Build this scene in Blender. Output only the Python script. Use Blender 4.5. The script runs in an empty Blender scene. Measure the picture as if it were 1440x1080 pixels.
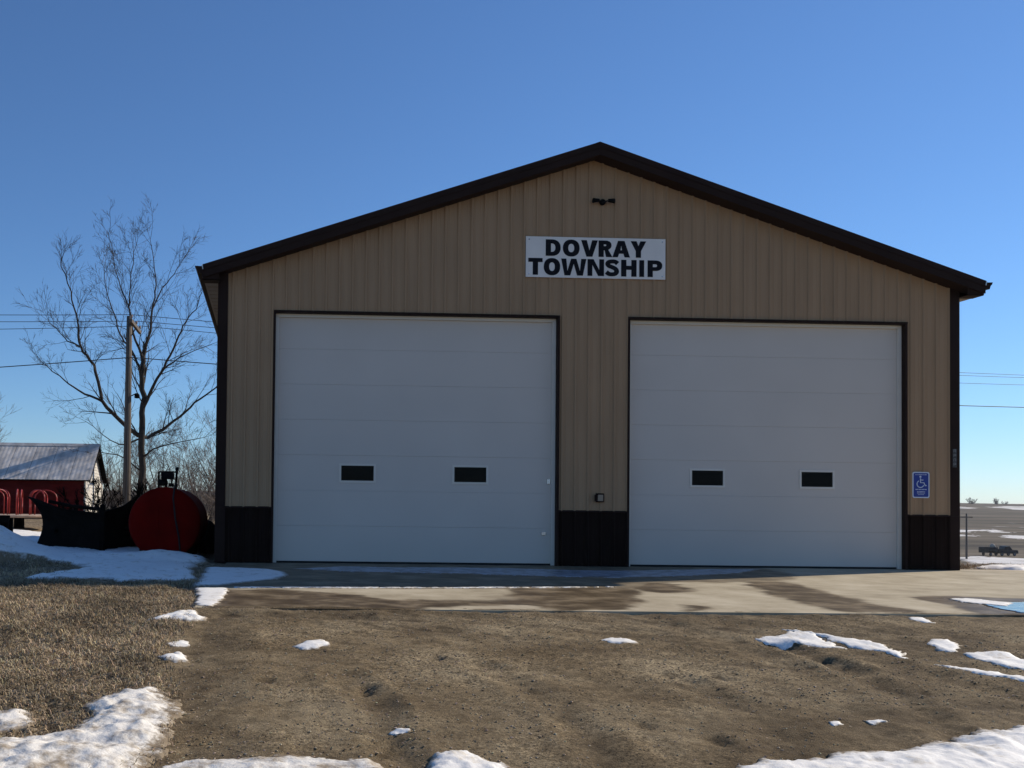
import bpy, math, random
import numpy as np
from mathutils import Matrix, Vector

R = math.radians
HAZE = 0.0001
random.seed(7)
scene = bpy.context.scene
COL = scene.collection

# ------------------------------------------------------------------ camera
cam_d = bpy.data.cameras.new('camera')
cam_d.sensor_width = 36.0
cam_d.lens = 33.75
cam_d.shift_x = 0.2053
cam_d.shift_y = 0.0955
cam_d.clip_start = 0.1
cam_d.clip_end = 8000
cam = bpy.data.objects.new('camera', cam_d)
COL.objects.link(cam)
_yaw, _pit, _rol = -0.0331, -0.0217, 0.0128


def cam_axes(yaw, pitch, roll):
    B = Matrix(((1, 0, 0), (0, 0, -1), (0, 1, 0)))
    cy, sy = math.cos(yaw), math.sin(yaw)
    cp, sp = math.cos(pitch), math.sin(pitch)
    cr, sr = math.cos(roll), math.sin(roll)
    return (Matrix(((cr, -sr, 0), (sr, cr, 0), (0, 0, 1))) @ Matrix(((1, 0, 0), (0, cp, -sp), (0, sp, cp)))
            @ Matrix(((cy, 0, sy), (0, 1, 0), (-sy, 0, cy))) @ B)


_m = cam_axes(_yaw, _pit, _rol)
rot = Matrix((_m[0], -_m[1], -_m[2])).transposed()
cam.matrix_world = Matrix.Translation((0.905, -16.4416, 1.0383)) @ rot.to_4x4()
scene.camera = cam

# ------------------------------------------------------------------ light
SUN_DIR = Vector((1.59, 0.75, 1.0)).normalized()      # towards the sun: behind the building, off to the right
SUN_EL = math.asin(SUN_DIR.z)
SUN_AZ = math.atan2(SUN_DIR.x, SUN_DIR.y)             # clockwise from +Y
world = bpy.data.worlds.new('World')
scene.world = world
world.use_nodes = True
wn = world.node_tree
bg = wn.nodes['Background']
sky = wn.nodes.new('ShaderNodeTexSky')
sky.sky_type = 'NISHITA'
sky.sun_disc = False
sky.sun_elevation = SUN_EL
sky.sun_rotation = SUN_AZ
sky.altitude = 400
sky.air_density = 1.0
sky.dust_density = 0.05
sky.ozone_density = 8.6
wn.links.new(sky.outputs[0], bg.inputs[0])
bg.inputs[1].default_value = 0.120
sun_d = bpy.data.lights.new('sun', 'SUN')
sun_d.energy = 5.0
sun_d.angle = R(0.53)
sun_d.color = (1.0, 0.905, 0.755)
sun = bpy.data.objects.new('sun', sun_d)
COL.objects.link(sun)
sun.location = (30, 20, 40)
sun.rotation_euler = (-SUN_DIR).to_track_quat('-Z', 'Y').to_euler()
scene.view_settings.view_transform = 'Standard'
scene.view_settings.look = 'None'
scene.view_settings.exposure = 0.0
scene.view_settings.gamma = 1.0


# ------------------------------------------------------------------ materials
def mat(name, col, rough=0.7, var=0.0, vscale=8.0, bump=0.0, bscale=40.0, metallic=0.0, spec=0.3, stretch=None, col2=None, mix=None, detail=5.0):
    m = bpy.data.materials.new(name)
    m.use_nodes = True
    nt = m.node_tree
    b = nt.nodes['Principled BSDF']
    b.inputs['Roughness'].default_value = rough
    b.inputs['Metallic'].default_value = metallic
    b.inputs['Specular IOR Level'].default_value = spec
    b.inputs['Base Color'].default_value = (*col, 1)
    tc = nt.nodes.new('ShaderNodeTexCoord')
    src = tc.outputs['Object']
    if stretch:
        mp = nt.nodes.new('ShaderNodeMapping')
        mp.inputs['Scale'].default_value = stretch
        nt.links.new(src, mp.inputs[0])
        src = mp.outputs[0]
    if var or col2:
        n = nt.nodes.new('ShaderNodeTexNoise')
        n.inputs['Scale'].default_value = vscale
        n.inputs['Detail'].default_value = detail
        nt.links.new(src, n.inputs['Vector'])
        rp = nt.nodes.new('ShaderNodeValToRGB')
        e = rp.color_ramp.elements
        e[0].position, e[1].position = mix or (0.3, 0.7)
        c2 = col2 or tuple(min(1, c * (1 + var)) for c in col)
        c1 = col if col2 else tuple(c * (1 - var) for c in col)
        e[0].color = (*c1, 1)
        e[1].color = (*c2, 1)
        nt.links.new(n.outputs['Fac'], rp.inputs[0])
        nt.links.new(rp.outputs[0], b.inputs['Base Color'])
    if bump:
        n2 = nt.nodes.new('ShaderNodeTexNoise')
        n2.inputs['Scale'].default_value = bscale
        n2.inputs['Detail'].default_value = 6
        nt.links.new(src, n2.inputs['Vector'])
        bp = nt.nodes.new('ShaderNodeBump')
        bp.inputs['Strength'].default_value = bump
        bp.inputs['Distance'].default_value = 0.02
        nt.links.new(n2.outputs['Fac'], bp.inputs['Height'])
        nt.links.new(bp.outputs[0], b.inputs['Normal'])
    return m


M = {}
M['siding'] = mat('tan_steel_siding', (0.385, 0.246, 0.142), 0.5, 0.07, 1.2, 0.04, 3, spec=0.12, stretch=(3, 3, 0.5))
M['brown'] = mat('dark_brown_steel', (0.026, 0.0145, 0.0115), 0.55, 0.12, 2.0, spec=0.06)
M['wains'] = mat('dark_brown_wainscot', (0.016, 0.0095, 0.0075), 0.6, 0.15, 2.0, spec=0.03, stretch=(3, 3, 0.6))
M['door'] = mat('white_door_skin', (0.63, 0.555, 0.485), 0.55, 0.03, 0.8, 0.03, 120, spec=0.15)
M['vinyl'] = mat('white_vinyl_stop', (0.72, 0.65, 0.56), 0.5, 0.04, 3)
M['rubber'] = mat('black_rubber', (0.015, 0.015, 0.016), 0.8)
M['pane'] = mat('dark_window_pane', (0.004, 0.004, 0.005), 0.08, spec=0.06)
M['soffit'] = mat('tan_soffit', (0.30, 0.25, 0.19), 0.5, 0.08, 3)
M['clip'] = mat('bare_metal_clip', (0.7, 0.68, 0.62), 0.35, metallic=0.6)
M['signwhite'] = mat('white_sign_face', (0.80, 0.74, 0.68), 0.45, 0.05, 2.5)
M['signblack'] = mat('black_lettering', (0.008, 0.008, 0.012), 0.6, spec=0.1)
M['signblue'] = mat('blue_sign_face', (0.020, 0.045, 0.26), 0.35)
M['bluewhite'] = mat('white_sign_print', (0.62, 0.66, 0.75), 0.4)
M['numgrey'] = mat('grey_number_print', (0.20, 0.20, 0.19), 0.5)
M['plate'] = mat('dark_grey_plate', (0.05, 0.05, 0.05), 0.5)
M['black'] = mat('black_fixture', (0.008, 0.008, 0.008), 0.7, spec=0.05)
M['outlet'] = mat('brown_outlet_cover', (0.33, 0.25, 0.175), 0.5)
M['redtank'] = mat('red_tank_paint', (0.13, 0.003, 0.002), 0.75, 0.25, 2.5, 0.03, 10, spec=0.03)
M['redpipe'] = mat('red_pipe_paint', (0.30, 0.022, 0.018), 0.4, 0.25, 6)
M['deckwood'] = mat('pale_worn_deck', (0.42, 0.30, 0.22), 0.8, 0.25, 5)
M['iron'] = mat('dark_weathered_iron', (0.006, 0.005, 0.0045), 0.85, 0.4, 5, 0.2, 12, spec=0.03)
M['redwall'] = mat('barn_red_paint', (0.105, 0.010, 0.009), 0.9, 0.25, 2.0, spec=0.05, stretch=(1, 1, 4))
M['whitewood'] = mat('worn_white_boards', (0.62, 0.58, 0.52), 0.8, col2=(0.34, 0.30, 0.26), vscale=3.5, mix=(0.45, 0.75), stretch=(2, 2, 6))
M['tinroof'] = mat('grey_tin_roof', (0.62, 0.56, 0.50), 0.7, 0.30, 3.0, stretch=(1, 0.3, 1))
M['polewood'] = mat('grey_pole_wood', (0.120, 0.100, 0.082), 0.9, 0.25, 4, 0.3, 20, stretch=(4, 4, 0.4))
M['cable'] = mat('dark_cable', (0.03, 0.03, 0.035), 0.6)
M['bark'] = mat('dark_bark', (0.042, 0.033, 0.026), 0.9, 0.3, 6, 0.4, 25, stretch=(3, 3, 0.7))
M['twig'] = mat('twig_bark', (0.050, 0.040, 0.031), 0.9, 0.2, 3)
M['brushtwig'] = mat('grey_brush_twigs', (0.16, 0.125, 0.10), 0.9, 0.25, 3)
M['fartree'] = mat('far_tree_twigs', (0.14, 0.13, 0.13), 0.9, 0.2, 0.5)
M['concrete_edge'] = mat('concrete_edge', (0.33, 0.28, 0.20), 0.85, 0.2, 6)
M['carblack'] = mat('black_car_paint', (0.012, 0.013, 0.017), 0.25, spec=0.5)
M['carglass'] = mat('car_glass', (0.02, 0.025, 0.03), 0.1, spec=0.5)
M['tyre'] = mat('tyre_rubber', (0.012, 0.012, 0.012), 0.85)
M['chrome'] = mat('bright_metal', (0.55, 0.56, 0.58), 0.25, metallic=0.8)
M['sack'] = mat('pale_sack', (0.40, 0.36, 0.30), 0.9)
M['plank'] = mat('pale_weathered_plank', (0.30, 0.24, 0.18), 0.85, 0.25, 6)
M['porcelain'] = mat('insulator_glaze', (0.30, 0.22, 0.17), 0.3)
M['tarp'] = mat('black_tarp', (0.006, 0.006, 0.006), 0.85, spec=0.03)


def snow_mat(name, base, dirt, dirt_mix, bump=0.3, rimk=1.0):
    m = bpy.data.materials.new(name)
    m.use_nodes = True
    nt = m.node_tree
    N, L = nt.nodes, nt.links
    b = N['Principled BSDF']
    b.inputs['Roughness'].default_value = 0.65
    b.inputs['Specular IOR Level'].default_value = 0.2
    tc = N.new('ShaderNodeTexCoord')

    def noise(sc, det=6, ro=0.65):
        n = N.new('ShaderNodeTexNoise')
        n.inputs['Scale'].default_value = sc
        n.inputs['Detail'].default_value = det
        n.inputs['Roughness'].default_value = ro
        L.new(tc.outputs['Object'], n.inputs['Vector'])
        return n.outputs['Fac']
    r = N.new('ShaderNodeValToRGB')
    r.color_ramp.elements[0].position, r.color_ramp.elements[1].position = dirt_mix
    r.color_ramp.elements[0].color = (*base, 1)
    r.color_ramp.elements[1].color = (*dirt, 1)
    L.new(noise(6, 10, 0.72), r.inputs[0])
    # rim: thin slush with grit showing through
    at_ = N.new('ShaderNodeAttribute')
    at_.attribute_name = 'rim'
    ma = N.new('ShaderNodeMath')
    ma.operation = 'MULTIPLY_ADD'
    L.new(noise(26, 6, 0.75), ma.inputs[0])
    ma.inputs[1].default_value = 3.2 * rimk
    ma.inputs[2].default_value = -1.95 * rimk
    mb_ = N.new('ShaderNodeMath')
    mb_.operation = 'MULTIPLY_ADD'
    L.new(at_.outputs['Fac'], mb_.inputs[0])
    mb_.inputs[1].default_value = 2.6
    L.new(ma.outputs[0], mb_.inputs[2])
    mb_.use_clamp = True
    x = N.new('ShaderNodeMix')
    x.data_type = 'RGBA'
    L.new(mb_.outputs[0], x.inputs[0])
    x.inputs[6].default_value = (0.22, 0.165, 0.105, 1)
    L.new(r.outputs[0], x.inputs[7])
    L.new(x.outputs[2], b.inputs['Base Color'])
    bp = N.new('ShaderNodeBump')
    bp.inputs['Strength'].default_value = bump
    bp.inputs['Distance'].default_value = 0.02
    L.new(noise(38, 8, 0.6), bp.inputs['Height'])
    L.new(bp.outputs[0], b.inputs['Normal'])
    return m


M['snow'] = snow_mat('old_snow', (0.90, 0.865, 0.81), (0.62, 0.55, 0.45), (0.54, 0.68), 0.2, 0.6)
M['snowdirty'] = snow_mat('dirty_snow', (0.86, 0.81, 0.73), (0.36, 0.29, 0.21), (0.47, 0.64), 0.35, 1.2)
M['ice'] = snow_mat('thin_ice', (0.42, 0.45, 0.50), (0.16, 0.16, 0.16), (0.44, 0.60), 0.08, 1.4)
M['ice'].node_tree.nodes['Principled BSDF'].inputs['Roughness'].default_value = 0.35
M['snowfar'] = mat('far_snow', (0.70, 0.67, 0.64), 0.9, col2=(0.30, 0.27, 0.24), vscale=0.12, mix=(0.45, 0.72), stretch=(1, 0.5, 1))


def ground_mat():
    m = bpy.data.materials.new('earth_and_gravel')
    m.use_nodes = True
    nt = m.node_tree
    N, L = nt.nodes, nt.links
    b = N['Principled BSDF']
    b.inputs['Roughness'].default_value = 0.95
    b.inputs['Specular IOR Level'].default_value = 0.12
    tc = N.new('ShaderNodeTexCoord')

    def noise(scale, detail=6, rough=0.6, stretch=None):
        n = N.new('ShaderNodeTexNoise')
        n.inputs['Scale'].default_value = scale
        n.inputs['Detail'].default_value = detail
        n.inputs['Roughness'].default_value = rough
        if stretch:
            mp = N.new('ShaderNodeMapping')
            mp.inputs['Scale'].default_value = stretch
            L.new(tc.outputs['Object'], mp.inputs[0])
            L.new(mp.outputs[0], n.inputs['Vector'])
        else:
            L.new(tc.outputs['Object'], n.inputs['Vector'])
        return n.outputs['Fac']

    def ramp(fac, stops):
        r = N.new('ShaderNodeValToRGB')
        e = r.color_ramp.elements
        while len(e) < len(stops):
            e.new(0.5)
        for el, (p, c) in zip(e, stops):
            el.position = p
            el.color = (*c, 1)
        L.new(fac, r.inputs[0])
        return r.outputs[0]

    def mixc(fac, a, c, mode='MIX'):
        x = N.new('ShaderNodeMix')
        x.data_type = 'RGBA'
        x.blend_type = mode
        if isinstance(fac, float):
            x.inputs[0].default_value = fac
        else:
            L.new(fac, x.inputs[0])
        L.new(a, x.inputs[6])
        L.new(c, x.inputs[7])
        return x.outputs[2]

    def attr(n):
        a = N.new('ShaderNodeAttribute')
        a.attribute_name = n
        return a.outputs['Fac']

    gravel = ramp(noise(1.1, 8, 0.65), [(0.36, (0.150, 0.106, 0.058)), (0.5, (0.240, 0.178, 0.103)), (0.64, (0.335, 0.260, 0.160))])
    speck = ramp(noise(48, 5, 0.8), [(0.39, (0.12, 0.11, 0.10)), (0.465, (0.92, 0.92, 0.92)), (0.54, (1.08, 1.08, 1.08)), (0.62, (1.9, 1.87, 1.82))])
    loose = ramp(noise(0.9, 5, 0.7), [(0.42, (0.15, 0.15, 0.15)), (0.56, (1, 1, 1))])
    gravel = mixc(loose, gravel, mixc(1.0, gravel, speck, 'MULTIPLY'))
    grit = ramp(noise(16, 6, 0.75), [(0.38, (0.62, 0.60, 0.57)), (0.5, (1.0, 1.0, 1.0)), (0.62, (1.25, 1.24, 1.22))])
    gravel = mixc(1.0, gravel, grit, 'MULTIPLY')
    mud = ramp(noise(9, 6, 0.6), [(0.38, (0.055, 0.037, 0.021)), (0.62, (0.150, 0.110, 0.066))])
    wetf = N.new('ShaderNodeMath')
    wetf.operation = 'MULTIPLY'
    wr = ramp(noise(3.0, 6, 0.7), [(0.38, (0.2, 0.2, 0.2)), (0.60, (1, 1, 1))])
    L.new(attr('mud'), wetf.inputs[0])
    L.new(wr, wetf.inputs[1])
    gravel = mixc(wetf.outputs[0], gravel, mud)
    thatch = ramp(noise(14, 8, 0.75), [(0.40, (0.070, 0.046, 0.025)), (0.5, (0.215, 0.158, 0.095)), (0.60, (0.42, 0.33, 0.22))])
    col = mixc(attr('grass'), gravel, thatch)
    field = ramp(noise(1.0, 5, 0.65, (0.010, 0.022, 0.02)), [(0.38, (0.048, 0.035, 0.022)), (0.5, (0.088, 0.067, 0.044)), (0.64, (0.150, 0.118, 0.082))])
    rows = ramp(noise(1.0, 4, 0.6, (0.004, 0.075, 0.01)), [(0.42, (0.45, 0.43, 0.40)), (0.50, (1.05, 1.05, 1.05))])
    field = mixc(1.0, field, rows, 'MULTIPLY')
    sn = ramp(noise(1.0, 6, 0.6, (0.018, 0.035, 0.02)), [(0.655, (0, 0, 0)), (0.69, (1, 1, 1))])
    sm = N.new('ShaderNodeRGB')
    sm.outputs[0].default_value = (0.72, 0.71, 0.70, 1)
    sfac = N.new('ShaderNodeMath')
    sfac.operation = 'MULTIPLY'
    L.new(sn, sfac.inputs[0])
    L.new(attr('valley'), sfac.inputs[1])
    field = mixc(sfac.outputs[0], field, sm.outputs[0])
    col = mixc(attr('field'), col, field)
    L.new(col, b.inputs['Base Color'])
    bp = N.new('ShaderNodeBump')
    bp.inputs['Strength'].default_value = 1.0
    bp.inputs['Distance'].default_value = 0.016
    L.new(noise(55, 6, 0.75), bp.inputs['Height'])
    L.new(bp.outputs[0], b.inputs['Normal'])
    return m


def concrete_mat():
    m = bpy.data.materials.new('wet_and_dry_concrete')
    m.use_nodes = True
    nt = m.node_tree
    N, L = nt.nodes, nt.links
    b = N['Principled BSDF']
    tc = N.new('ShaderNodeTexCoord')

    def noise(scale, detail=6, rough=0.6):
        n = N.new('ShaderNodeTexNoise')
        n.inputs['Scale'].default_value = scale
        n.inputs['Detail'].default_value = detail
        n.inputs['Roughness'].default_value = rough
        L.new(tc.outputs['Object'], n.inputs['Vector'])
        return n.outputs['Fac']

    def ramp(fac, stops):
        r = N.new('ShaderNodeValToRGB')
        e = r.color_ramp.elements
        while len(e) < len(stops):
            e.new(0.5)
        for el, (p, c) in zip(e, stops):
            el.position = p
            el.color = (*c, 1)
        L.new(fac, r.inputs[0])
        return r.outputs[0]
    dry = ramp(noise(1.3, 9, 0.65), [(0.36, (0.34, 0.280, 0.190)), (0.5, (0.44, 0.370, 0.258)), (0.64, (0.53, 0.455, 0.33))])
    wet = ramp(noise(2.2, 7, 0.6), [(0.38, (0.066, 0.043, 0.021)), (0.5, (0.118, 0.083, 0.046)), (0.62, (0.230, 0.172, 0.105))])
    a = N.new('ShaderNodeAttribute')
    a.attribute_name = 'wet'
    x = N.new('ShaderNodeMix')
    x.data_type = 'RGBA'
    L.new(a.outputs['Fac'], x.inputs[0])
    L.new(dry, x.inputs[6])
    L.new(wet, x.inputs[7])
    L.new(x.outputs[2], b.inputs['Base Color'])
    mr = N.new('ShaderNodeMapRange')
    mr.inputs['To Min'].default_value = 0.85
    mr.inputs['To Max'].default_value = 0.5
    L.new(a.outputs['Fac'], mr.inputs['Value'])
    L.new(mr.outputs[0], b.inputs['Roughness'])
    b.inputs['Specular IOR Level'].default_value = 0.12
    bp = N.new('ShaderNodeBump')
    bp.inputs['Strength'].default_value = 0.25
    bp.inputs['Distance'].default_value = 0.005
    L.new(noise(60, 6, 0.7), bp.inputs['Height'])
    L.new(bp.outputs[0], b.inputs['Normal'])
    return m


M['ground'] = ground_mat()
M['concrete'] = concrete_mat()
wm = bpy.data.materials.new('meltwater')
wm.use_nodes = True
_b = wm.node_tree.nodes['Principled BSDF']
_b.inputs['Base Color'].default_value = (0.035, 0.03, 0.025, 1)
_b.inputs['Roughness'].default_value = 0.10
_b.inputs['IOR'].default_value = 1.33
_n = wm.node_tree.nodes.new('ShaderNodeTexNoise')
_n.inputs['Scale'].default_value = 9
_n.inputs['Detail'].default_value = 4
_p = wm.node_tree.nodes.new('ShaderNodeBump')
_p.inputs['Strength'].default_value = 0.35
_p.inputs['Distance'].default_value = 0.02
wm.node_tree.links.new(_n.outputs['Fac'], _p.inputs['Height'])
wm.node_tree.links.new(_p.outputs[0], _b.inputs['Normal'])
_b.inputs['Specular IOR Level'].default_value = 0.5
M['water'] = wm


def vcol_mat(name, rough=0.9):
    m = bpy.data.materials.new(name)
    m.use_nodes = True
    nt = m.node_tree
    a = nt.nodes.new('ShaderNodeAttribute')
    a.attribute_name = 'tint'
    nt.links.new(a.outputs['Color'], nt.nodes['Principled BSDF'].inputs['Base Color'])
    nt.nodes['Principled BSDF'].inputs['Roughness'].default_value = rough
    nt.nodes['Principled BSDF'].inputs['Specular IOR Level'].default_value = 0.15
    return m


M['blade'] = vcol_mat('dry_grass_blades')
M['pebble'] = vcol_mat('pebbles')


# ------------------------------------------------------------------ helpers
def tag(o, label=None, cat=None, group=None, kind=None):
    if label:
        o['label'] = label
    if cat:
        o['category'] = cat
    if group:
        o['group'] = group
    if kind:
        o['kind'] = kind
    return o


def empty(name, loc=(0, 0, 0), rz=0.0):
    o = bpy.data.objects.new(name, None)
    o.empty_display_size = 0.2
    o.location = loc
    o.rotation_euler = (0, 0, rz)
    COL.objects.link(o)
    return o


class MB:
    def __init__(s):
        s.v, s.f = [], []

    def add(s, vs, fs):
        n = len(s.v)
        s.v += [tuple(p) for p in vs]
        s.f += [tuple(i + n for i in f) for f in fs]
        return s

    def box(s, x0, x1, y0, y1, z0, z1):
        return s.add([(x0, y0, z0), (x1, y0, z0), (x1, y1, z0), (x0, y1, z0), (x0, y0, z1), (x1, y0, z1), (x1, y1, z1), (x0, y1, z1)],
                     [(3, 2, 1, 0), (4, 5, 6, 7), (0, 1, 5, 4), (1, 2, 6, 5), (2, 3, 7, 6), (3, 0, 4, 7)])

    def tube(s, pts, rad, sides=6, cap=True):
        pts = [Vector(p) for p in pts]
        if not hasattr(rad, '__len__'):
            rad = [rad] * len(pts)
        n0 = len(s.v)
        ref = None
        for i, p in enumerate(pts):
            t = (pts[min(i + 1, len(pts) - 1)] - pts[max(i - 1, 0)])
            if t.length < 1e-9:
                t = Vector((0, 0, 1))
            t.normalize()
            if ref is None:
                ref = Vector((0, 0, 1)) if abs(t.z) < 0.9 else Vector((1, 0, 0))
            u = ref - t * ref.dot(t)
            if u.length < 1e-5:
                u = t.orthogonal()
            u.normalize()
            ref = u
            w = t.cross(u)
            for k in range(sides):
                a = 2 * math.pi * k / sides
                q = p + (u * math.cos(a) + w * math.sin(a)) * rad[i]
                s.v.append((q.x, q.y, q.z))
        for i in range(len(pts) - 1):
            for k in range(sides):
                a, b = n0 + i * sides + k, n0 + i * sides + (k + 1) % sides
                s.f.append((a, b, b + sides, a + sides))
        if cap:
            s.f.append(tuple(n0 + k for k in range(sides))[::-1])
            e = n0 + (len(pts) - 1) * sides
            s.f.append(tuple(e + k for k in range(sides)))
        return s

    def prism(s, poly, axis, a, b):
        """extrude a closed 2-D polygon along an axis; polygon given in the other two axes"""
        n = len(poly)

        def pt(p, t):
            if axis == 'x':
                return (t, p[0], p[1])
            if axis == 'y':
                return (p[0], t, p[1])
            return (p[0], p[1], t)
        vs = [pt(p, a) for p in poly] + [pt(p, b) for p in poly]
        fs = [tuple(range(n))[::-1], tuple(range(n, 2 * n))] + [(i, (i + 1) % n, n + (i + 1) % n, n + i) for i in range(n)]
        return s.add(vs, fs)

    def lathe(s, prof, center, axis='z', seg=24):
        """prof: list of (radius, height along axis)"""
        n0 = len(s.v)
        cx, cy, cz = center
        for r, h in prof:
            for k in range(seg):
                a = 2 * math.pi * k / seg
                c_, s_ = r * math.cos(a), r * math.sin(a)
                s.v.append({'z': (cx + c_, cy + s_, cz + h), 'y': (cx + c_, cy + h, cz + s_), 'x': (cx + h, cy + c_, cz + s_)}[axis])
        for i in range(len(prof) - 1):
            for k in range(seg):
                a, b = n0 + i * seg + k, n0 + i * seg + (k + 1) % seg
                s.f.append((a, b, b + seg, a + seg))
        s.f.append(tuple(n0 + k for k in range(seg))[::-1])
        e = n0 + (len(prof) - 1) * seg
        s.f.append(tuple(e + k for k in range(seg)))
        return s

    def build(s, name, m, parent=None, smooth=False, bevel=0.0):
        me = bpy.data.meshes.new(name)
        me.from_pydata(s.v, [], s.f)
        me.update()
        if smooth:
            me.shade_smooth()
        o = bpy.data.objects.new(name, me)
        o.data.materials.append(M[m] if isinstance(m, str) else m)
        COL.objects.link(o)
        import bmesh
        bm = bmesh.new()
        bm.from_mesh(me)
        bmesh.ops.recalc_face_normals(bm, faces=bm.faces)
        bm.to_mesh(me)
        bm.free()
        if bevel:
            md = o.modifiers.new('bevel', 'BEVEL')
            md.width = bevel
            md.segments = 2
            md.limit_method = 'ANGLE'
        if parent:
            o.parent = parent
        return o


def np_mesh(name, V, F, m, smooth=True, attrs=None, parent=None):
    """V: Nx3 array, F: Mx3 or Mx4 int array; attrs: {name: array per vertex}"""
    me = bpy.data.meshes.new(name)
    k = F.shape[1]
    me.vertices.add(len(V))
    me.vertices.foreach_set('co', V.astype(np.float32).ravel())
    me.loops.add(F.size)
    me.loops.foreach_set('vertex_index', F.astype(np.int32).ravel())
    me.polygons.add(len(F))
    me.polygons.foreach_set('loop_start', np.arange(0, F.size, k, dtype=np.int32))
    me.update(calc_edges=True)
    me.polygons.foreach_set('use_smooth', np.full(len(F), smooth, dtype=bool))
    for an, arr in (attrs or {}).items():
        if arr.ndim == 1:
            a = me.attributes.new(an, 'FLOAT', 'POINT')
            a.data.foreach_set('value', arr.astype(np.float32))
        else:
            a = me.attributes.new(an, 'FLOAT_COLOR', 'POINT')
            a.data.foreach_set('color', np.concatenate([arr, np.ones((len(arr), 1))], 1).astype(np.float32).ravel())
    me.validate()
    o = bpy.data.objects.new(name, me)
    o.data.materials.append(M[m])
    COL.objects.link(o)
    if parent:
        o.parent = parent
    return o


def copy_tree(o, parent=None):
    c = o.copy()
    COL.objects.link(c)
    c.parent = parent
    for ch in list(o.children):
        copy_tree(ch, c)
    return c


# ------------------------------------------------------------------ terrain functions
def sst(a, b, x):
    t = np.clip((x - a) / (b - a), 0, 1)
    return t * t * (3 - 2 * t)


def _h(ix, iy, seed):
    v = np.sin(ix * 127.1 + iy * 311.7 + seed * 74.7) * 43758.5453
    return v - np.floor(v)


def vnoise(x, y, seed=0):
    ix, iy = np.floor(x), np.floor(y)
    fx, fy = x - ix, y - iy
    fx = fx * fx * (3 - 2 * fx)
    fy = fy * fy * (3 - 2 * fy)
    a = _h(ix, iy, seed) * (1 - fx) + _h(ix + 1, iy, seed) * fx
    b = _h(ix, iy + 1, seed) * (1 - fx) + _h(ix + 1, iy + 1, seed) * fx
    return a * (1 - fy) + b * fy


def fbm(x, y, seed=0, oct=4, gain=0.5):
    s, amp, tot = 0, 1.0, 0
    for i in range(oct):
        s = s + amp * vnoise(x * 2 ** i, y * 2 ** i, seed + i * 13)
        tot += amp
        amp *= gain
    return s / tot - 0.5


def poly_sd(x, y, poly):
    """signed distance to a polygon, positive inside"""
    x, y = np.asarray(x, float), np.asarray(y, float)
    d = np.full(x.shape, 1e9)
    ins = np.zeros(x.shape, bool)
    n = len(poly)
    for i in range(n):
        (ax, ay), (bx, by) = poly[i], poly[(i + 1) % n]
        ex, ey = bx - ax, by - ay
        t = np.clip(((x - ax) * ex + (y - ay) * ey) / (ex * ex + ey * ey + 1e-12), 0, 1)
        d = np.minimum(d, np.hypot(x - ax - t * ex, y - ay - t * ey))
        if by != ay:
            ins ^= ((ay > y) != (by > y)) & (x < (bx - ax) * (y - ay) / (by - ay) + ax)
    return np.where(ins, d, -d)


def line_d(x, y, pts):
    d = np.full(np.shape(x), 1e9)
    for (ax, ay), (bx, by) in zip(pts[:-1], pts[1:]):
        ex, ey = bx - ax, by - ay
        t = np.clip(((x - ax) * ex + (y - ay) * ey) / (ex * ex + ey * ey + 1e-12), 0, 1)
        d = np.minimum(d, np.hypot(x - ax - t * ex, y - ay - t * ey))
    return d


RUTS = [  # wheel tracks pressed into the gravel: centre line, half width, depth
    ([(5.15, -8.4), (5.21, -9.33), (5.03, -10.25), (4.8, -11.03), (4.73, -11.3)], 0.10, 0.030),
    ([(4.57, -7.07), (4.78, -8.26), (4.81, -9.45), (4.74, -10.26)], 0.12, 0.018),
    ([(1.42, -9.66), (1.56, -10.33), (1.59, -11.02), (1.57, -11.62)], 0.10, 0.028),
    ([(0.59, -7.35), (1.86, -7.44), (3.39, -7.73), (4.58, -8.02), (5.55, -8.94), (5.9, -10.23)], 0.12, 0.022),
    ([(2.49, -9.41), (2.72, -10.55), (2.65, -11.61)], 0.11, 0.022),
    ([(0.39, -7.44), (0.4, -9.69), (0.51, -11.63)], 0.22, 0.022),
    ([(2.15, -7.28), (3.47, -7.44), (4.76, -7.6), (6.0, -7.68), (7.45, -8.31)], 0.12, 0.020),
    ([(3.8, -9.8), (3.85, -10.69), (3.68, -11.54)], 0.12, 0.022),
]
GRASS_EDGE = [(0.15, 4.0), (0.15, -5.58), (0.25, -7.06), (0.2, -8.45), (0.22, -9.69), (0.3, -10.6), (0.36, -11.63), (0.4, -14)]


def grass_mask(x, y):
    ex = np.interp(-np.asarray(y, float), [-p[1] for p in GRASS_EDGE], [p[0] for p in GRASS_EDGE])
    return sst(0.16, -0.22, x - ex + 0.35 * fbm(x * 2.2, y * 2.2, 5) + 0.02)


def G(x, y):
    x = np.asarray(x, float)
    y = np.asarray(y, float)
    z = np.where(y < -7.0, -0.012 - 0.056 * np.clip(-7.0 - y, 0, 10), -0.03)
    z = z + 0.05 * sst(0.6, -1.5, x) * sst(-9.5, -5.5, y)
    z = z + 0.22 * sst(-3, -7, x) * sst(3, 10, y)
    d = y + 16.44
    right = sst(4, 40, x - 0.02 * np.clip(y, 0, 400)) * sst(1.5, 6, y)
    right = np.maximum(right, sst(13.4, 15.0, x) * sst(0.8, 2.2, y))
    right = np.maximum(right, sst(60, 160, y))
    valley = -8.3 * np.clip((d - 17.6) / 118.0, 0, 1) ** 0.97
    hill = 18.0 * np.clip((d - 240) / 660, 0, 1) ** 1.05
    hill = hill + 1.5 * np.sin(x * 0.004 + 1.0) * sst(300, 900, d)
    far = -14.0 * sst(950, 3000, d)
    return z + right * (valley + hill + far)


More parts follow.
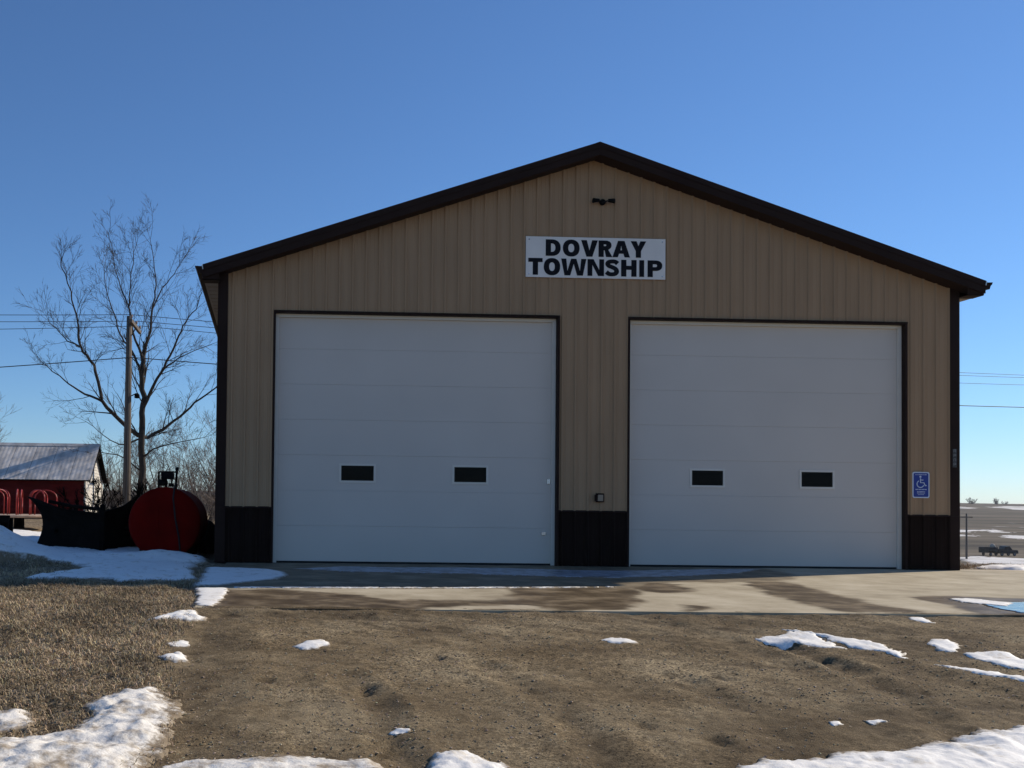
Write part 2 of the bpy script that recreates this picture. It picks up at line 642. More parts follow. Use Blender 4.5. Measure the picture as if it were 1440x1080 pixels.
def rut_fields(x, y):
    dz = np.zeros(np.shape(x))
    mud = np.zeros(np.shape(x))
    wob = 0.10 * fbm(x * 1.7, y * 1.7, 21)
    for pts, w, dep in RUTS:
        d = line_d(x, y, pts) + wob
        brk = np.clip(0.75 + 1.6 * fbm(x * 2.3, y * 2.3, 31), 0.15, 1.2)
        dz -= dep * np.exp(-(d / w) ** 2) * brk
        dz += 0.5 * dep * np.exp(-((d - 1.9 * w) / (0.6 * w)) ** 2) * brk
        mud = np.maximum(mud, 0.45 * np.exp(-(d / (1.1 * w)) ** 2) * brk)
    # turning tyre streaks sweeping past the apron
    for cx_, cy_, sd_ in ((1.2, -12.6, 501), (6.5, -3.0, 511)):
        rr_ = np.hypot(x - cx_, y - cy_)
        th_ = np.arctan2(y - cy_, x - cx_)
        st_ = fbm(rr_ * 6.5, th_ * 1.3, sd_, 4, 0.62) * sst(2.6, 4.2, rr_) * sst(9.5, 6.0, rr_)
        dz += 0.030 * st_
        mud = np.maximum(mud, 5.0 * np.clip(-st_ - 0.05, 0, 0.2))
    # cleat marks of one tyre and a few scuffed holes
    tm_ = np.exp(-(((x - 1.50) / 0.16) ** 2 + ((y + 11.28) / 0.20) ** 2))
    dz -= 0.030 * tm_ * (np.sin((y * 1.0 + x * 0.35) * 2 * np.pi / 0.075) > 0.25)
    for hx, hy, hr in ((1.57, -10.02, 0.055), (1.54, -10.12, 0.05), (3.1, -10.9, 0.05), (0.9, -9.9, 0.05), (2.2, -9.1, 0.04), (4.1, -9.7, 0.06), (3.4, -11.2, 0.07), (5.3, -10.1, 0.05), (2.9, -8.3, 0.04), (6.2, -10.2, 0.05)):
        g_ = np.exp(-(((x - hx) / hr) ** 2 + ((y - hy) / (hr * 1.5)) ** 2) + 1.5 * fbm(x * 14, y * 14, 521))
        dz -= 0.035 * np.clip(g_, 0, 1)
        mud = np.maximum(mud, 0.9 * np.clip(g_, 0, 1))
    return dz, mud


def detail(x, y):
    gm = grass_mask(x, y)
    near = sst(30, 8, np.hypot(x - 2, y + 9))
    onslab = ((x > 0.2) & (x < 22.4) & (y > -6.99) & (y < 0.3))
    dz, mud = rut_fields(x, y)
    rough = 0.030 * fbm(x * 1.1, y * 1.1, 3, 3) + 0.022 * fbm(x * 6, y * 6, 9, 4, 0.62) + 0.016 * fbm(x * 20, y * 20, 15, 3, 0.6)
    tuft = 0.07 * fbm(x * 2.5, y * 2.5, 41, 4) + 0.03 * fbm(x * 14, y * 14, 43, 2)
    z = (1 - gm) * (rough + dz) + gm * tuft
    spill = 0.075 * fbm(x * 1.3, y * 2.5, 601, 5, 0.62) + 0.006 + 0.030 * np.exp(-((x - 1.3) / 0.9) ** 2) + 0.02 * fbm(x * 14, y * 14, 607, 3) - 0.16 * np.clip(y + 7.0, 0, 1)
    z = np.where(onslab, np.where((spill > 0) & (y < -6.5), 0.031 + 0.25 * spill, -0.06), z)
    mud = np.where(onslab & (spill > 0), 0.9, mud)
    return z * near, mud, gm


def GD(x, y):
    return G(x, y) + detail(x, y)[0]


# ------------------------------------------------------------------ ground sheet
def axis(dense0, dense1, step, lo, hi, grow=1.18):
    a = list(np.arange(dense0, dense1 + 1e-6, step))
    s, p = step, a[-1]
    while p < hi:
        s *= grow
        p += s
        a.append(p)
    s, p = step, a[0]
    left = []
    while p > lo:
        s *= grow
        p -= s
        left.append(p)
    return np.array(left[::-1] + a)


xs = axis(-3.2, 8.6, 0.036, -3200, 3500, 1.10)
ys = axis(-12.2, -6.4, 0.034, -60, 4200, 1.075)
X, Y = np.meshgrid(xs, ys)
dz, mud, gm = detail(X, Y)
border = sst(-7.55, -7.1, Y) * sst(0.2, 0.5, X) * (0.55 + 0.9 * fbm(X * 1.5, Y * 4, 77))
damp = 0.55 * sst(-9.0, -10.8, Y + 0.9 * fbm(X * 0.9, Y * 0.9, 81, 4)) + 0.40 * sst(3.2, 5.2, X + 1.5 * fbm(X * 0.7, Y * 0.7, 83, 4)) + 0.5 * sst(0.95, 0.35, X + 0.5 * fbm(X * 1.1, Y * 1.1, 87, 4)) * sst(-7.6, -9.0, Y)
mud = np.clip(np.maximum(mud, border) + 0.7 * np.clip(fbm(X * 0.8, Y * 1.3, 51, 5, 0.6), 0, 1) + damp * (0.6 + 0.9 * fbm(X * 1.9, Y * 2.6, 91, 5, 0.65)), 0, 1)
Z = G(X, Y) + dz
dfar = Y + 16.44
field = np.clip(sst(60, 130, dfar) * sst(2, 30, X) + sst(70, 160, Y), 0, 1)
valley = field * np.clip(sst(130, 160, dfar) * (1 - 0.55 * sst(260, 420, dfar)), 0, 1)
gmask = np.clip(np.maximum(gm, sst(0.6, 2.0, Y)) - field, 0, 1)
gmask = np.where((X > 12.5) & (Y > 0.3), np.clip(sst(0.3, 0.6, Y) - field, 0, 1), gmask)
ny, nx = X.shape
idx = np.arange(nx * ny).reshape(ny, nx)
F = np.stack([idx[:-1, :-1], idx[:-1, 1:], idx[1:, 1:], idx[1:, :-1]], -1).reshape(-1, 4)
ground = np_mesh('ground', np.stack([X, Y, Z], -1).reshape(-1, 3), F, 'ground', True,
                 {'mud': mud.ravel(), 'grass': gmask.ravel(), 'field': field.ravel(), 'valley': valley.ravel()})
tag(ground, 'brown gravel yard, dry lawn and distant bare fields', kind='structure')

# ------------------------------------------------------------------ concrete apron
WET = [[(7.61, -3.05), (8.23, -2.85), (8.0, -4.23), (7.63, -5.85), (7.6, -6.83), (6.63, -6.97), (6.73, -5.85), (7.0, -4.63)],
       [(0.16, -4.94), (1.01, -4.98), (1.66, -5.36), (2.31, -6.03), (3.35, -5.93), (3.91, -4.67), (4.36, -4.32), (5.56, -4.29), (5.39, -5.07), (4.53, -6.88), (3.72, -7.05), (3.59, -6.49), (2.88, -6.69), (2.45, -7.12), (0.27, -7.08)],
       [(6.07, -3.36), (6.48, -3.65), (6.13, -4.72), (5.62, -5.05), (5.46, -4.3)],
       [(8.61, -5.19), (9.27, -4.95), (9.98, -5.23), (10.5, -5.18), (8.82, -7.15), (8.08, -6.98), (8.22, -6.17)],
       [(5.34, -6.27), (5.67, -6.39), (5.55, -6.73), (5.14, -6.9)],
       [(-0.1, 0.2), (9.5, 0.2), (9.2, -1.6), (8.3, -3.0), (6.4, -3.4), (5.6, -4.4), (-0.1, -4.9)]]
sx = axis(0.18, 11.0, 0.04, 0.17, 22.0, 1.15)
sx = sx[(sx >= 0.18) & (sx <= 22.5)]
sy = np.arange(-7.0, 0.301, 0.05)
SX, SY = np.meshgrid(sx, sy)
wet = np.zeros(SX.shape)
wob = 0.42 * fbm(SX * 1.8, SY * 1.8, 61, 5, 0.6)
for k, p in enumerate(WET):
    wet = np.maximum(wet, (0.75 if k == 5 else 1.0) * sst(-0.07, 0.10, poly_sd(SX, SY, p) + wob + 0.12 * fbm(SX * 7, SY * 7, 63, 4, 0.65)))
for p in ([(1.67, -5.18), (2.46, -4.92), (3.55, -5.08), (3.67, -5.74), (3.29, -6.16), (2.77, -6.06)], [(3.3, -6.85), (3.74, -6.85), (3.69, -7.05), (3.1, -7.09)]):
    wet *= 1 - 0.6 * sst(-0.15, 0.2, poly_sd(SX, SY, p) + wob)
SZ = 0.004 * fbm(SX * 0.8, SY * 0.8, 70)
for jx in (3.9, 7.6, 11.3):
    SZ -= 0.0
ny, nx = SX.shape
idx = np.arange(nx * ny).reshape(ny, nx)
F = np.stack([idx[:-1, :-1], idx[:-1, 1:], idx[1:, 1:], idx[1:, :-1]], -1).reshape(-1, 4)
V = np.stack([SX, SY, SZ], -1).reshape(-1, 3)
# edge skirt
ring = np.concatenate([idx[0, :], idx[1:, -1], idx[-1, -2::-1], idx[-2:0:-1, 0]])
nb = len(V)
V = np.concatenate([V, V[ring] * [1, 1, 0] + [0, 0, -0.16]])
rr = np.arange(len(ring))
F = np.concatenate([F, np.stack([ring, nb + rr, nb + (rr + 1) % len(ring), np.roll(ring, -1)], -1)])
wetv = np.concatenate([wet.ravel(), np.zeros(len(ring))])
apron = np_mesh('concrete_pavement', V, F, 'concrete', False, {'wet': wetv})
tag(apron, 'concrete apron in front of the garage with dark wet stains', kind='structure')

# ------------------------------------------------------------------ the garage
W, CX = 12.95, 6.475
LEN = 9.4
PITCH = 1 / 3.0
RIDGE = 7.265
EAVE_X0, EAVE_X1 = -0.28, 13.23
OH = 0.30
DOORS = [(0.936, 5.886), (7.088, 12.038)]
DH = 4.33


def ztop(x):
    return RIDGE - abs(x - CX) * PITCH


garage = empty('garage', (CX, LEN / 2, 0))
tag(garage, 'tan steel garage with dark brown trim and two white overhead doors', 'garage')


def G_(mb, name, m, parent=None, smooth=False, bevel=0.0):
    o = mb.build(name, m, None, smooth, bevel)
    if parent is None:
        o.parent = garage
        o.matrix_parent_inverse = Matrix.Translation((-CX, -LEN / 2, 0))
    else:
        o.parent = parent
    return o


def rib_profile(x0, x1, period=0.2286, off=0.0):
    """list of (x, proud) for a ribbed steel sheet between x0 and x1"""
    pts = []
    k0 = int(math.floor((x0 - off) / period)) - 1
    k1 = int(math.ceil((x1 - off) / period)) + 1
    for k in range(k0, k1 + 1):
        c = off + k * period
        pts += [(c - 0.026, 0.0), (c - 0.012, 0.024), (c + 0.012, 0.024), (c + 0.026, 0.0)]
        for q in (0.333, 0.667):
            m_ = c + period * q
            pts += [(m_ - 0.012, 0.0), (m_ - 0.005, 0.004), (m_ + 0.005, 0.004), (m_ + 0.012, 0.0)]
    pts.sort()

    def at(x):
        for (a, pa), (b, pb) in zip(pts[:-1], pts[1:]):
            if a <= x <= b:
                return pa + (pb - pa) * (x - a) / (b - a + 1e-9)
        return 0.0
    out = [(x0, at(x0))] + [p for p in pts if x0 + 1e-4 < p[0] < x1 - 1e-4] + [(x1, at(x1))]
    return out


def siding_sheet(x0, x1, zlo, zhi, mapf):
    """zlo(xm), zhi(x): sheet of vertical ribs; mapf(x, proud, z) -> point"""
    mb = MB()
    pr = rib_profile(x0, x1)
    extra = [e for d in DOORS for e in d if x0 < e < x1] + ([CX] if x0 < CX < x1 else [])
    for e in extra:
        if mapf is front_map:
            for i in range(len(pr) - 1):
                if pr[i][0] < e < pr[i + 1][0]:
                    t = (e - pr[i][0]) / (pr[i + 1][0] - pr[i][0])
                    pr.insert(i + 1, (e, pr[i][1] + t * (pr[i + 1][1] - pr[i][1])))
                    break
    for (a, pa), (b, pb) in zip(pr[:-1], pr[1:]):
        xm = (a + b) / 2
        lo = zlo(xm)
        mb.add([mapf(a, pa, lo), mapf(b, pb, lo), mapf(b, pb, zhi(b)), mapf(a, pa, zhi(a))], [(0, 1, 2, 3)])
    return mb


def front_map(x, p, z):
    return (x, -p, z)


def in_door(x):
    return any(a < x < b for a, b in DOORS)


WC = 0.955   # wainscot height
edges = [0.02] + [0.0 + 0.9144 * k - 0.114 for k in range(1, 15)] + [12.93]
for a, b in zip(edges[:-1], edges[1:]):
    G_(siding_sheet(a, b, lambda x: DH if in_door(x) else WC, lambda x: ztop(x) - 0.16, front_map), 'siding_panel', 'siding')
for a, b in ((0.02, 0.936), (5.886, 7.088), (12.038, 12.93)):
    G_(siding_sheet(a, b, lambda x: 0.004, lambda x: WC - 0.01, front_map), 'wainscot_panel', 'wains')
    mb = MB()
    mb.prism([(-0.002, WC - 0.02), (-0.034, WC - 0.02), (-0.034, WC - 0.012), (-0.024, WC + 0.004), (-0.002, WC + 0.012)], 'x', a, b)
    G_(mb, 'wainscot_cap', 'brown')
# side and back walls, one ribbed sheet each per side
for nm, mp, ln in (('side_wall', lambda x, p, z: (-p, x, z), LEN), ('side_wall', lambda x, p, z: (W + p, x, z), LEN)):
    G_(siding_sheet(0.0, ln, lambda x: 0.95, lambda x: 4.92, mp), nm, 'siding')
    G_(siding_sheet(0.0, ln, lambda x: 0.0, lambda x: 0.95, mp), 'side_wainscot', 'wains')
G_(siding_sheet(0.0, W, lambda x: 0.0, lambda x: ztop(x) - 0.16, lambda x, p, z: (x, LEN + p, z)), 'back_wall', 'siding')
# corner trims
for x0, x1, sx_ in ((-0.028, 0.143, -1), (12.808, 12.978, 1)):
    mb = MB()
    y1 = 0.15
    mb.box(x0, x1, -0.030, -0.012, 0.002, ztop(0.14) - 0.17)
    mb.box(x0 if sx_ < 0 else x1 - 0.016, x0 + 0.016 if sx_ < 0 else x1, -0.012, y1, 0.002, ztop(0.0) - 0.17)
    G_(mb, 'corner_trim', 'brown')
# door reveals and trim
for a, b in DOORS:
    mb = MB()
    t = 0.034
    mb.box(a - 0.004, a + t, -0.033, 0.13, 0.002, DH)
    G_(mb, 'door_jamb_trim', 'brown')
    mb = MB()
    mb.box(b - t, b + 0.004, -0.033, 0.13, 0.002, DH)
    G_(mb, 'door_jamb_trim', 'brown')
    mb = MB()
    mb.box(a + t, b - t, -0.033, 0.13, DH - t, DH + 0.002)
    mb.box(a - 0.004, b + 0.004, -0.041, -0.033, DH - 0.02, DH + 0.008)
    G_(mb, 'door_head_trim', 'brown')
    mb = MB()
    mb.box(a + t, a + t + 0.06, 0.075, 0.118, 0.004, DH - t)
    G_(mb, 'weather_strip', 'vinyl')
    mb = MB()
    mb.box(b - t - 0.06, b - t, 0.075, 0.118, 0.004, DH - t)
    G_(mb, 'weather_strip', 'vinyl')
    mb = MB()
    mb.box(a + t + 0.06, b - t - 0.06, 0.075, 0.118, DH - t - 0.055, DH - t)
    G_(mb, 'weather_strip', 'vinyl')
# overhead doors: seven sections, two windows each
WIN = {0: [(2.133, 2.698), (4.10, 4.66)], 1: [(8.283, 8.838), (10.235, 10.796)]}
for k, (a, b) in enumerate(DOORS):
    x0, x1 = a + 0.05, b - 0.05
    mb = MB()
    mb.box(x0, x1, 0.165, 0.175, 0.0, DH)
    door = G_(mb, 'overhead_door', 'door')
    door['label'] = 'white sectional overhead door left of the middle pier' if k == 0 else 'white sectional overhead door right of the middle pier'
    hsec = 0.6115
    wz0, wz1 = 1.43, 1.69
    for s_ in range(7):
        z0, z1 = 0.03 + s_ * hsec, 0.03 + (s_ + 1) * hsec - 0.0014
        z1 = min(z1, DH - 0.01)
        mb = MB()
        if s_ == 2:   # the section with the windows, cut round the panes
            cuts = [x0] + [v for w_ in WIN[k] for v in w_] + [x1]
            for i in range(0, len(cuts), 2):
                mb.box(cuts[i], cuts[i + 1], 0.122, 0.164, z0, z1)
            for w0, w1 in WIN[k]:
                mb.box(w0, w1, 0.122, 0.164, z0, wz0)
                mb.box(w0, w1, 0.122, 0.164, wz1, z1)
        else:
            # shallow pressed ribs along the section
            mb.prism([(0.164, z0), (0.1245, z0), (0.122, z0 + 0.006), (0.122, z1 - 0.006), (0.1245, z1), (0.164, z1)], 'x', x0, x1)
        so = G_(mb, 'section', 'door', door)
        if s_ != 2:
            so.data.materials[0] = M['door']
    for w0, w1 in WIN[k]:
        mb = MB()
        f = 0.035
        mb.box(w0 - f, w1 + f, 0.112, 0.124, wz1, wz1 + f)
        mb.box(w0 - f, w1 + f, 0.112, 0.124, wz0 - f, wz0)
        mb.box(w0 - f, w0, 0.112, 0.124, wz0, wz1)
        mb.box(w1, w1 + f, 0.112, 0.124, wz0, wz1)
        G_(mb, 'window_frame', 'vinyl', door)
        mb = MB()
        mb.box(w0 + 0.001, w1 - 0.001, 0.130, 0.136, wz0 + 0.001, wz1 - 0.001)
        G_(mb, 'window_pane', 'pane', door)
    mb = MB()
    mb.box(x0, x1, 0.116, 0.160, 0.002, 0.034)
    G_(mb, 'bottom_seal', 'rubber', door)
    if k == 0:
        mb = MB()
        mb.box(5.63, 5.70, 0.095, 0.122, 0.53, 0.58)
        G_(mb, 'lift_handle', 'chrome', door)
        mb = MB()
        mb.box(5.72, 5.775, 0.10, 0.122, 1.42, 1.50)
        G_(mb, 'roller_bracket', 'chrome', door)
# roof: ribbed sheets down each slope
def roof_pt(x, y, up):
    n = Vector((-PITCH if x < CX else PITCH, 0, 1)).normalized()
    return (x + (-1 if False else 0) + n.x * up * (1 if True else -1), y, ztop(x) + n.z * up)


npan = 11
for side in (0, 1):
    for i in range(npan):
        y0 = -OH + 0.02 + i * (LEN + 2 * OH - 0.04) / npan
        y1 = -OH + 0.02 + (i + 1) * (LEN + 2 * OH - 0.04) / npan
        xe = EAVE_X0 - 0.03 if side == 0 else EAVE_X1 + 0.03
        mb = MB()
        pr = rib_profile(y0, y1)
        for (a, pa), (b, pb) in zip(pr[:-1], pr[1:]):
            mb.add([(xe, a, ztop(xe) - 0.012 + pa), (CX, a, RIDGE - 0.012 + pa), (CX, b, RIDGE - 0.012 + pb), (xe, b, ztop(xe) - 0.012 + pb)], [(0, 1, 2, 3)])
        G_(mb, 'roof_panel', 'brown')
mb = MB()
mb.prism([(CX - 0.22, RIDGE - 0.22 * PITCH + 0.012), (CX, RIDGE + 0.02), (CX + 0.22, RIDGE - 0.22 * PITCH + 0.012), (CX + 0.22, RIDGE - 0.22 * PITCH + 0.004), (CX, RIDGE + 0.012), (CX - 0.22, RIDGE - 0.22 * PITCH + 0.004)], 'y', -OH - 0.012, LEN + OH)
G_(mb, 'ridge_cap', 'brown')
# rake fascia: stepped trim boards front and back
for side in (0, 1):
    xe = EAVE_X0 if side == 0 else EAVE_X1
    for yf, sgn in ((-OH, -1), (LEN + OH, 1)):
        mb = MB()
        def band(o0, o1, ya, yb):
            pts = [(xe, ztop(xe) - o0), (CX, RIDGE - o0), (CX, RIDGE - o1), (xe, ztop(xe) - o1)]
            mb.prism(pts, 'y', min(ya, yb), max(ya, yb))
        band(-0.012, 0.085, yf, yf + sgn * 0.03)
        band(0.085, 0.205, yf - sgn * 0.006, yf + sgn * 0.016)
        G_(mb, 'rake_fascia', 'brown')
    # rake soffit
    mb = MB()
    mb.prism([(xe, ztop(xe) - 0.185), (CX, RIDGE - 0.185), (CX, RIDGE - 0.20), (xe, ztop(xe) - 0.20)], 'y', -OH + 0.006, 0.0)
    G_(mb, 'rake_soffit', 'brown')
# eaves: fascia, soffit strips, gutters
SZF = 4.80
for side in (0, 1):
    x_out = EAVE_X0 if side == 0 else EAVE_X1
    s_ = -1 if side == 0 else 1
    mb = MB()
    xa, xb = sorted((x_out, x_out - s_ * 0.02))
    mb.box(xa, xb, -OH + 0.02, LEN + OH - 0.02, SZF - 0.012, ztop(x_out) - 0.02)
    G_(mb, 'eave_fascia', 'brown')
    mb = MB()
    xa, xb = sorted((x_out - s_ * 0.02, x_out - s_ * 0.045))
    mb.box(xa, xb, 0.0, LEN, SZF - 0.016, SZF - 0.004)
    G_(mb, 'soffit_channel', 'soffit')
    xw = 0.0 if side == 0 else W
    xa, xb = sorted((x_out - s_ * 0.045, xw - s_ * 0.0))
    n = int(LEN / 0.305)
    for i in range(n):
        y0 = i * LEN / n
        y1 = (i + 1) * LEN / n
        mb = MB()
        mb.prism([(y0 + 0.012, SZF - 0.006), (y0 + 0.03, SZF - 0.012), (y1 - 0.03, SZF - 0.012), (y1 - 0.012, SZF - 0.006), (y1, SZF + 0.012), (y0, SZF + 0.012)], 'x', xa, xb)
        G_(mb, 'soffit_panel', 'soffit')
    # front end of the boxed eave
    mb = MB()
    mb.prism([(x_out - s_ * 0.001, SZF - 0.02), (x_out - s_ * 0.001, ztop(x_out) - 0.15), (xw, ztop(xw) - 0.19), (xw, SZF - 0.02)], 'y', -OH + 0.03, -OH + 0.05)
    mb.box(min(x_out, xw), max(x_out, xw), -OH + 0.03, 0.0, SZF - 0.02, SZF - 0.008)
    G_(mb, 'eave_return', 'brown')
    gx = x_out + s_ * 0.002
    zt = ztop(x_out) - 0.015
    prof = [(gx, zt), (gx, zt - 0.115), (gx + s_ * 0.075, zt - 0.115), (gx + s_ * 0.09, zt - 0.06), (gx + s_ * 0.115, zt - 0.035), (gx + s_ * 0.128, zt + 0.004),
            (gx + s_ * 0.118, zt + 0.004), (gx + s_ * 0.105, zt - 0.03), (gx + s_ * 0.082, zt - 0.055), (gx + s_ * 0.068, zt - 0.105), (gx + s_ * 0.006, zt - 0.105), (gx + s_ * 0.006, zt)]
    mb = MB()
    mb.prism(prof, 'y', -OH - 0.01, LEN + OH)
    mb.prism(prof[:6], 'y', -OH - 0.014, -OH - 0.008)
    gut = G_(mb, 'gutter', 'brown')
    mb = MB()
    mb.tube([(x_out + s_ * 0.004, -OH - 0.035, zt + 0.02), (x_out + s_ * 0.004 - s_ * 0.012, -OH - 0.035, zt - 0.055)], 0.009, 6)
    G_(mb, 'gutter_clip', 'clip', gut)

# ------------------------------------------------------------------ lettered sign on the gable
SIGN_Y = -0.030
sign = empty('sign_board', (6.507, SIGN_Y, 4.997))
tag(sign, 'white sign with two lines of bold black capitals high on the gable', 'sign')
mb = MB()
mb.box(5.282 - 6.507, 7.732 - 6.507, -0.006, 0.004, 0.0, 0.708)
mb.build('panel', 'signwhite', sign)


def arc(cx, cz, rx, rz, a0, a1, n=14, p=2.0):
    out = []
    for i in range(n + 1):
        a = R(a0 + (a1 - a0) * i / n)
        c, s = math.cos(a), math.sin(a)
        out.append((cx + rx * math.copysign(abs(c) ** (2 / p), c), cz + rz * math.copysign(abs(s) ** (2 / p), s)))
    return out


def glyph(ch, w, h, sv, sh):
    """outline loops of a bold sans capital in a w x h box; sv, sh = stem and bar thickness"""
    if ch == 'D':
        return [[(0, 0), (w * 0.40, 0)] + arc(w * 0.40, h / 2, w * 0.60, h / 2, -90, 90, 18, 2.3)[1:-1] + [(w * 0.40, h), (0, h)],
                [(sv, sh), (sv, h - sh), (w * 0.40, h - sh)] + arc(w * 0.40, h / 2, w * 0.60 - sv, h / 2 - sh, 90, -90, 18, 2.3)[1:-1] + [(w * 0.40, sh)]]
    if ch == 'O':
        return [arc(w / 2, h / 2, w / 2, h / 2 + 0.004, 0, 360, 36, 2.25)[:-1], arc(w / 2, h / 2, w / 2 - sv * 1.02, h / 2 - sh, 360, 0, 36, 2.2)[:-1]]
    if ch == 'V':
        return [[(w / 2 - sv * 0.56, 0), (w / 2 + sv * 0.56, 0), (w, h), (w - sv * 1.08, h), (w / 2, sh * 1.55), (sv * 1.08, h), (0, h)]]
    if ch == 'Y':
        q = h * 0.40
        return [[(w / 2 - sv / 2, 0), (w / 2 + sv / 2, 0), (w / 2 + sv / 2, q), (w, h), (w - sv * 1.12, h), (w / 2, q + sh * 1.25), (sv * 1.12, h), (0, h), (w / 2 - sv / 2, q)]]
    if ch == 'A':
        t = h * 0.22
        s1 = (w - sv * 1.05) / 2 / h
        return [[(0, 0), (sv * 1.02, 0), (sv * 1.02 + t * 0.36, t), (w - sv * 1.02 - t * 0.36, t), (w - sv * 1.02, 0), (w, 0), (w / 2 + sv * 0.62, h), (w / 2 - sv * 0.62, h)],
                [(sv * 1.02 + (t + sh * 0.9) * 0.37, t + sh * 0.86), (w / 2, h - sh * 1.15), (w - sv * 1.02 - (t + sh * 0.9) * 0.37, t + sh * 0.86)]]
    if ch == 'T':
        return [[(w / 2 - sv / 2, 0), (w / 2 + sv / 2, 0), (w / 2 + sv / 2, h - sh), (w, h - sh), (w, h), (0, h), (0, h - sh), (w / 2 - sv / 2, h - sh)]]
    if ch == 'I':
        return [[(0, 0), (w, 0), (w, h), (0, h)]]
    if ch == 'H':
        m0, m1 = h / 2 - sh / 2 + 0.008, h / 2 + sh / 2 + 0.008
        return [[(0, 0), (sv, 0), (sv, m0), (w - sv, m0), (w - sv, 0), (w, 0), (w, h), (w - sv, h), (w - sv, m1), (sv, m1), (sv, h), (0, h)]]
    if ch == 'N':
        return [[(0, 0), (sv * 0.92, 0), (sv * 0.92, h * 0.66), (w - sv * 1.12, 0), (w, 0), (w, h), (w - sv * 0.92, h), (w - sv * 0.92, h * 0.36), (sv * 1.14, h), (0, h)]]
    if ch == 'W':
        a = w * 0.25
        b_ = w * 0.75
        return [[(a - sv * 0.55, 0), (a + sv * 0.55, 0), (w / 2, h * 0.70), (b_ - sv * 0.55, 0), (b_ + sv * 0.55, 0), (w, h), (w - sv * 0.98, h), (b_, h * 0.27),
                 (w / 2 + sv * 0.5, h), (w / 2 - sv * 0.5, h), (a, h * 0.27), (sv * 0.98, h), (0, h)]]
    if ch in 'PR':
        zb = h * 0.37 if ch == 'P' else h * 0.43
        rr = (h - zb) / 2
        bowl = w * (0.52 if ch == 'P' else 0.48)
        wr = (w if ch == 'P' else w * 0.93)
        outer = arc(bowl, zb + rr, wr - bowl, rr, -90, 90, 14, 2.3)
        hole = [(sv, h - sh * 0.95), (bowl, h - sh * 0.95)] + arc(bowl, zb + rr, wr - bowl - sv, rr - sh * 0.95, 90, -90, 14, 2.3)[1:-1] + [(bowl, zb + sh * 0.95), (sv, zb + sh * 0.95)]
        if ch == 'P':
            return [[(0, 0), (sv, 0), (sv, zb)] + outer + [(0, h)], hole[::-1]]
        return [[(0, 0), (sv, 0), (sv, zb * 0.93), (w * 0.44, zb * 0.93), (w - sv * 1.22, 0), (w, 0), (w * 0.70, zb * 1.02)] + outer[3:] + [(0, h)], hole[::-1]]
    if ch == 'S':
        ctl = [(0.90, 0.76), (0.74, 0.865), (0.5, 0.885), (0.27, 0.85), (0.17, 0.735), (0.27, 0.615), (0.52, 0.535), (0.74, 0.44), (0.83, 0.29), (0.72, 0.155), (0.48, 0.115), (0.25, 0.14), (0.07, 0.25)]
        ctl = [(a_ * w, b_ * h) for a_, b_ in ctl]
        path = []
        for i in range(len(ctl) - 1):
            p0, p1, p2, p3 = ctl[max(i - 1, 0)], ctl[i], ctl[i + 1], ctl[min(i + 2, len(ctl) - 1)]
            for k in range(4):
                t = k / 4
                path.append(tuple(0.5 * (2 * p1[c] + (p2[c] - p0[c]) * t + (2 * p0[c] - 5 * p1[c] + 4 * p2[c] - p3[c]) * t * t + (3 * p1[c] - p0[c] - 3 * p2[c] + p3[c]) * t ** 3) for c in (0, 1)))
        path.append(ctl[-1])
        l, r_ = [], []
        for i, p in enumerate(path):
            q0, q1 = path[max(i - 1, 0)], path[min(i + 1, len(path) - 1)]
            tx, tz = q1[0] - q0[0], q1[1] - q0[1]
            d = math.hypot(tx, tz) + 1e-9
            nx_, nz_ = -tz / d, tx / d
            th = 0.5 * math.hypot(nx_ * sv * 0.95, nz_ * sh)
            l.append((p[0] + nx_ * th, p[1] + nz_ * th))
            r_.append((p[0] - nx_ * th, p[1] - nz_ * th))
        return ('strip', l, r_)
    return []


def flat_letter(loops, ox, oz, y, m, parent, name='letter'):
    if loops[0] == 'strip':
        _, l, r_ = loops
        n = len(l)
        mb = MB()
        mb.add([(ox + a, y - 0.0012, oz + b) for a, b in l] + [(ox + a, y - 0.0012, oz + b) for a, b in r_], [(i, i + 1, n + i + 1, n + i) for i in range(n - 1)])
        return mb.build(name, m, parent)
    cu = bpy.data.curves.new(name, 'CURVE')
    cu.dimensions = '2D'
    cu.fill_mode = 'BOTH'
    cu.extrude = 0.0012
    for lp in loops:
        sp = cu.splines.new('POLY')
        sp.points.add(len(lp) - 1)
        for p, (a, b) in zip(sp.points, lp):
            p.co = (a, b, 0, 1)
        sp.use_cyclic_u = True
    tmp = bpy.data.objects.new(name, cu)
    COL.objects.link(tmp)
    dg = bpy.context.evaluated_depsgraph_get()
    me = bpy.data.meshes.new_from_object(tmp.evaluated_get(dg))
    bpy.data.objects.remove(tmp)
    bpy.data.curves.remove(cu)
    me.transform(Matrix.Translation((ox, y, oz)) @ Matrix.Rotation(R(90), 4, 'X'))
    me.name = name
    me.materials.clear()
    me.materials.append(M[m])
    o = bpy.data.objects.new(name, me)
    COL.objects.link(o)
    o.parent = parent
    return o


U = 0.00266
rows = [('DOVRAY', [(312, 410), (425, 535), (545, 655), (660, 752), (752, 868), (872, 975)], 0.374, 0.287),
        ('TOWNSHIP', [(198, 292), (300, 408), (414, 580), (588, 697), (706, 795), (810, 912), (930, 962), (985, 1082)], 0.040, 0.292)]
for word, ext, z0, hh in rows:
    for ch, (a, b) in zip(word, ext):
        flat_letter(glyph(ch, (b - a) * U, hh, 0.092, 0.070), 5.282 - 6.507 + (a - 182) * U, z0, -0.0085, 'signblack', sign)
for sxp in (-1.17, 1.17):
    for szp in (0.05, 0.655):
        mb = MB()
        mb.lathe([(0.012, 0.0), (0.012, -0.006), (0.006, -0.009)], (sxp, -0.006, szp), 'y', 10)
        mb.build('screw', 'chrome', sign)

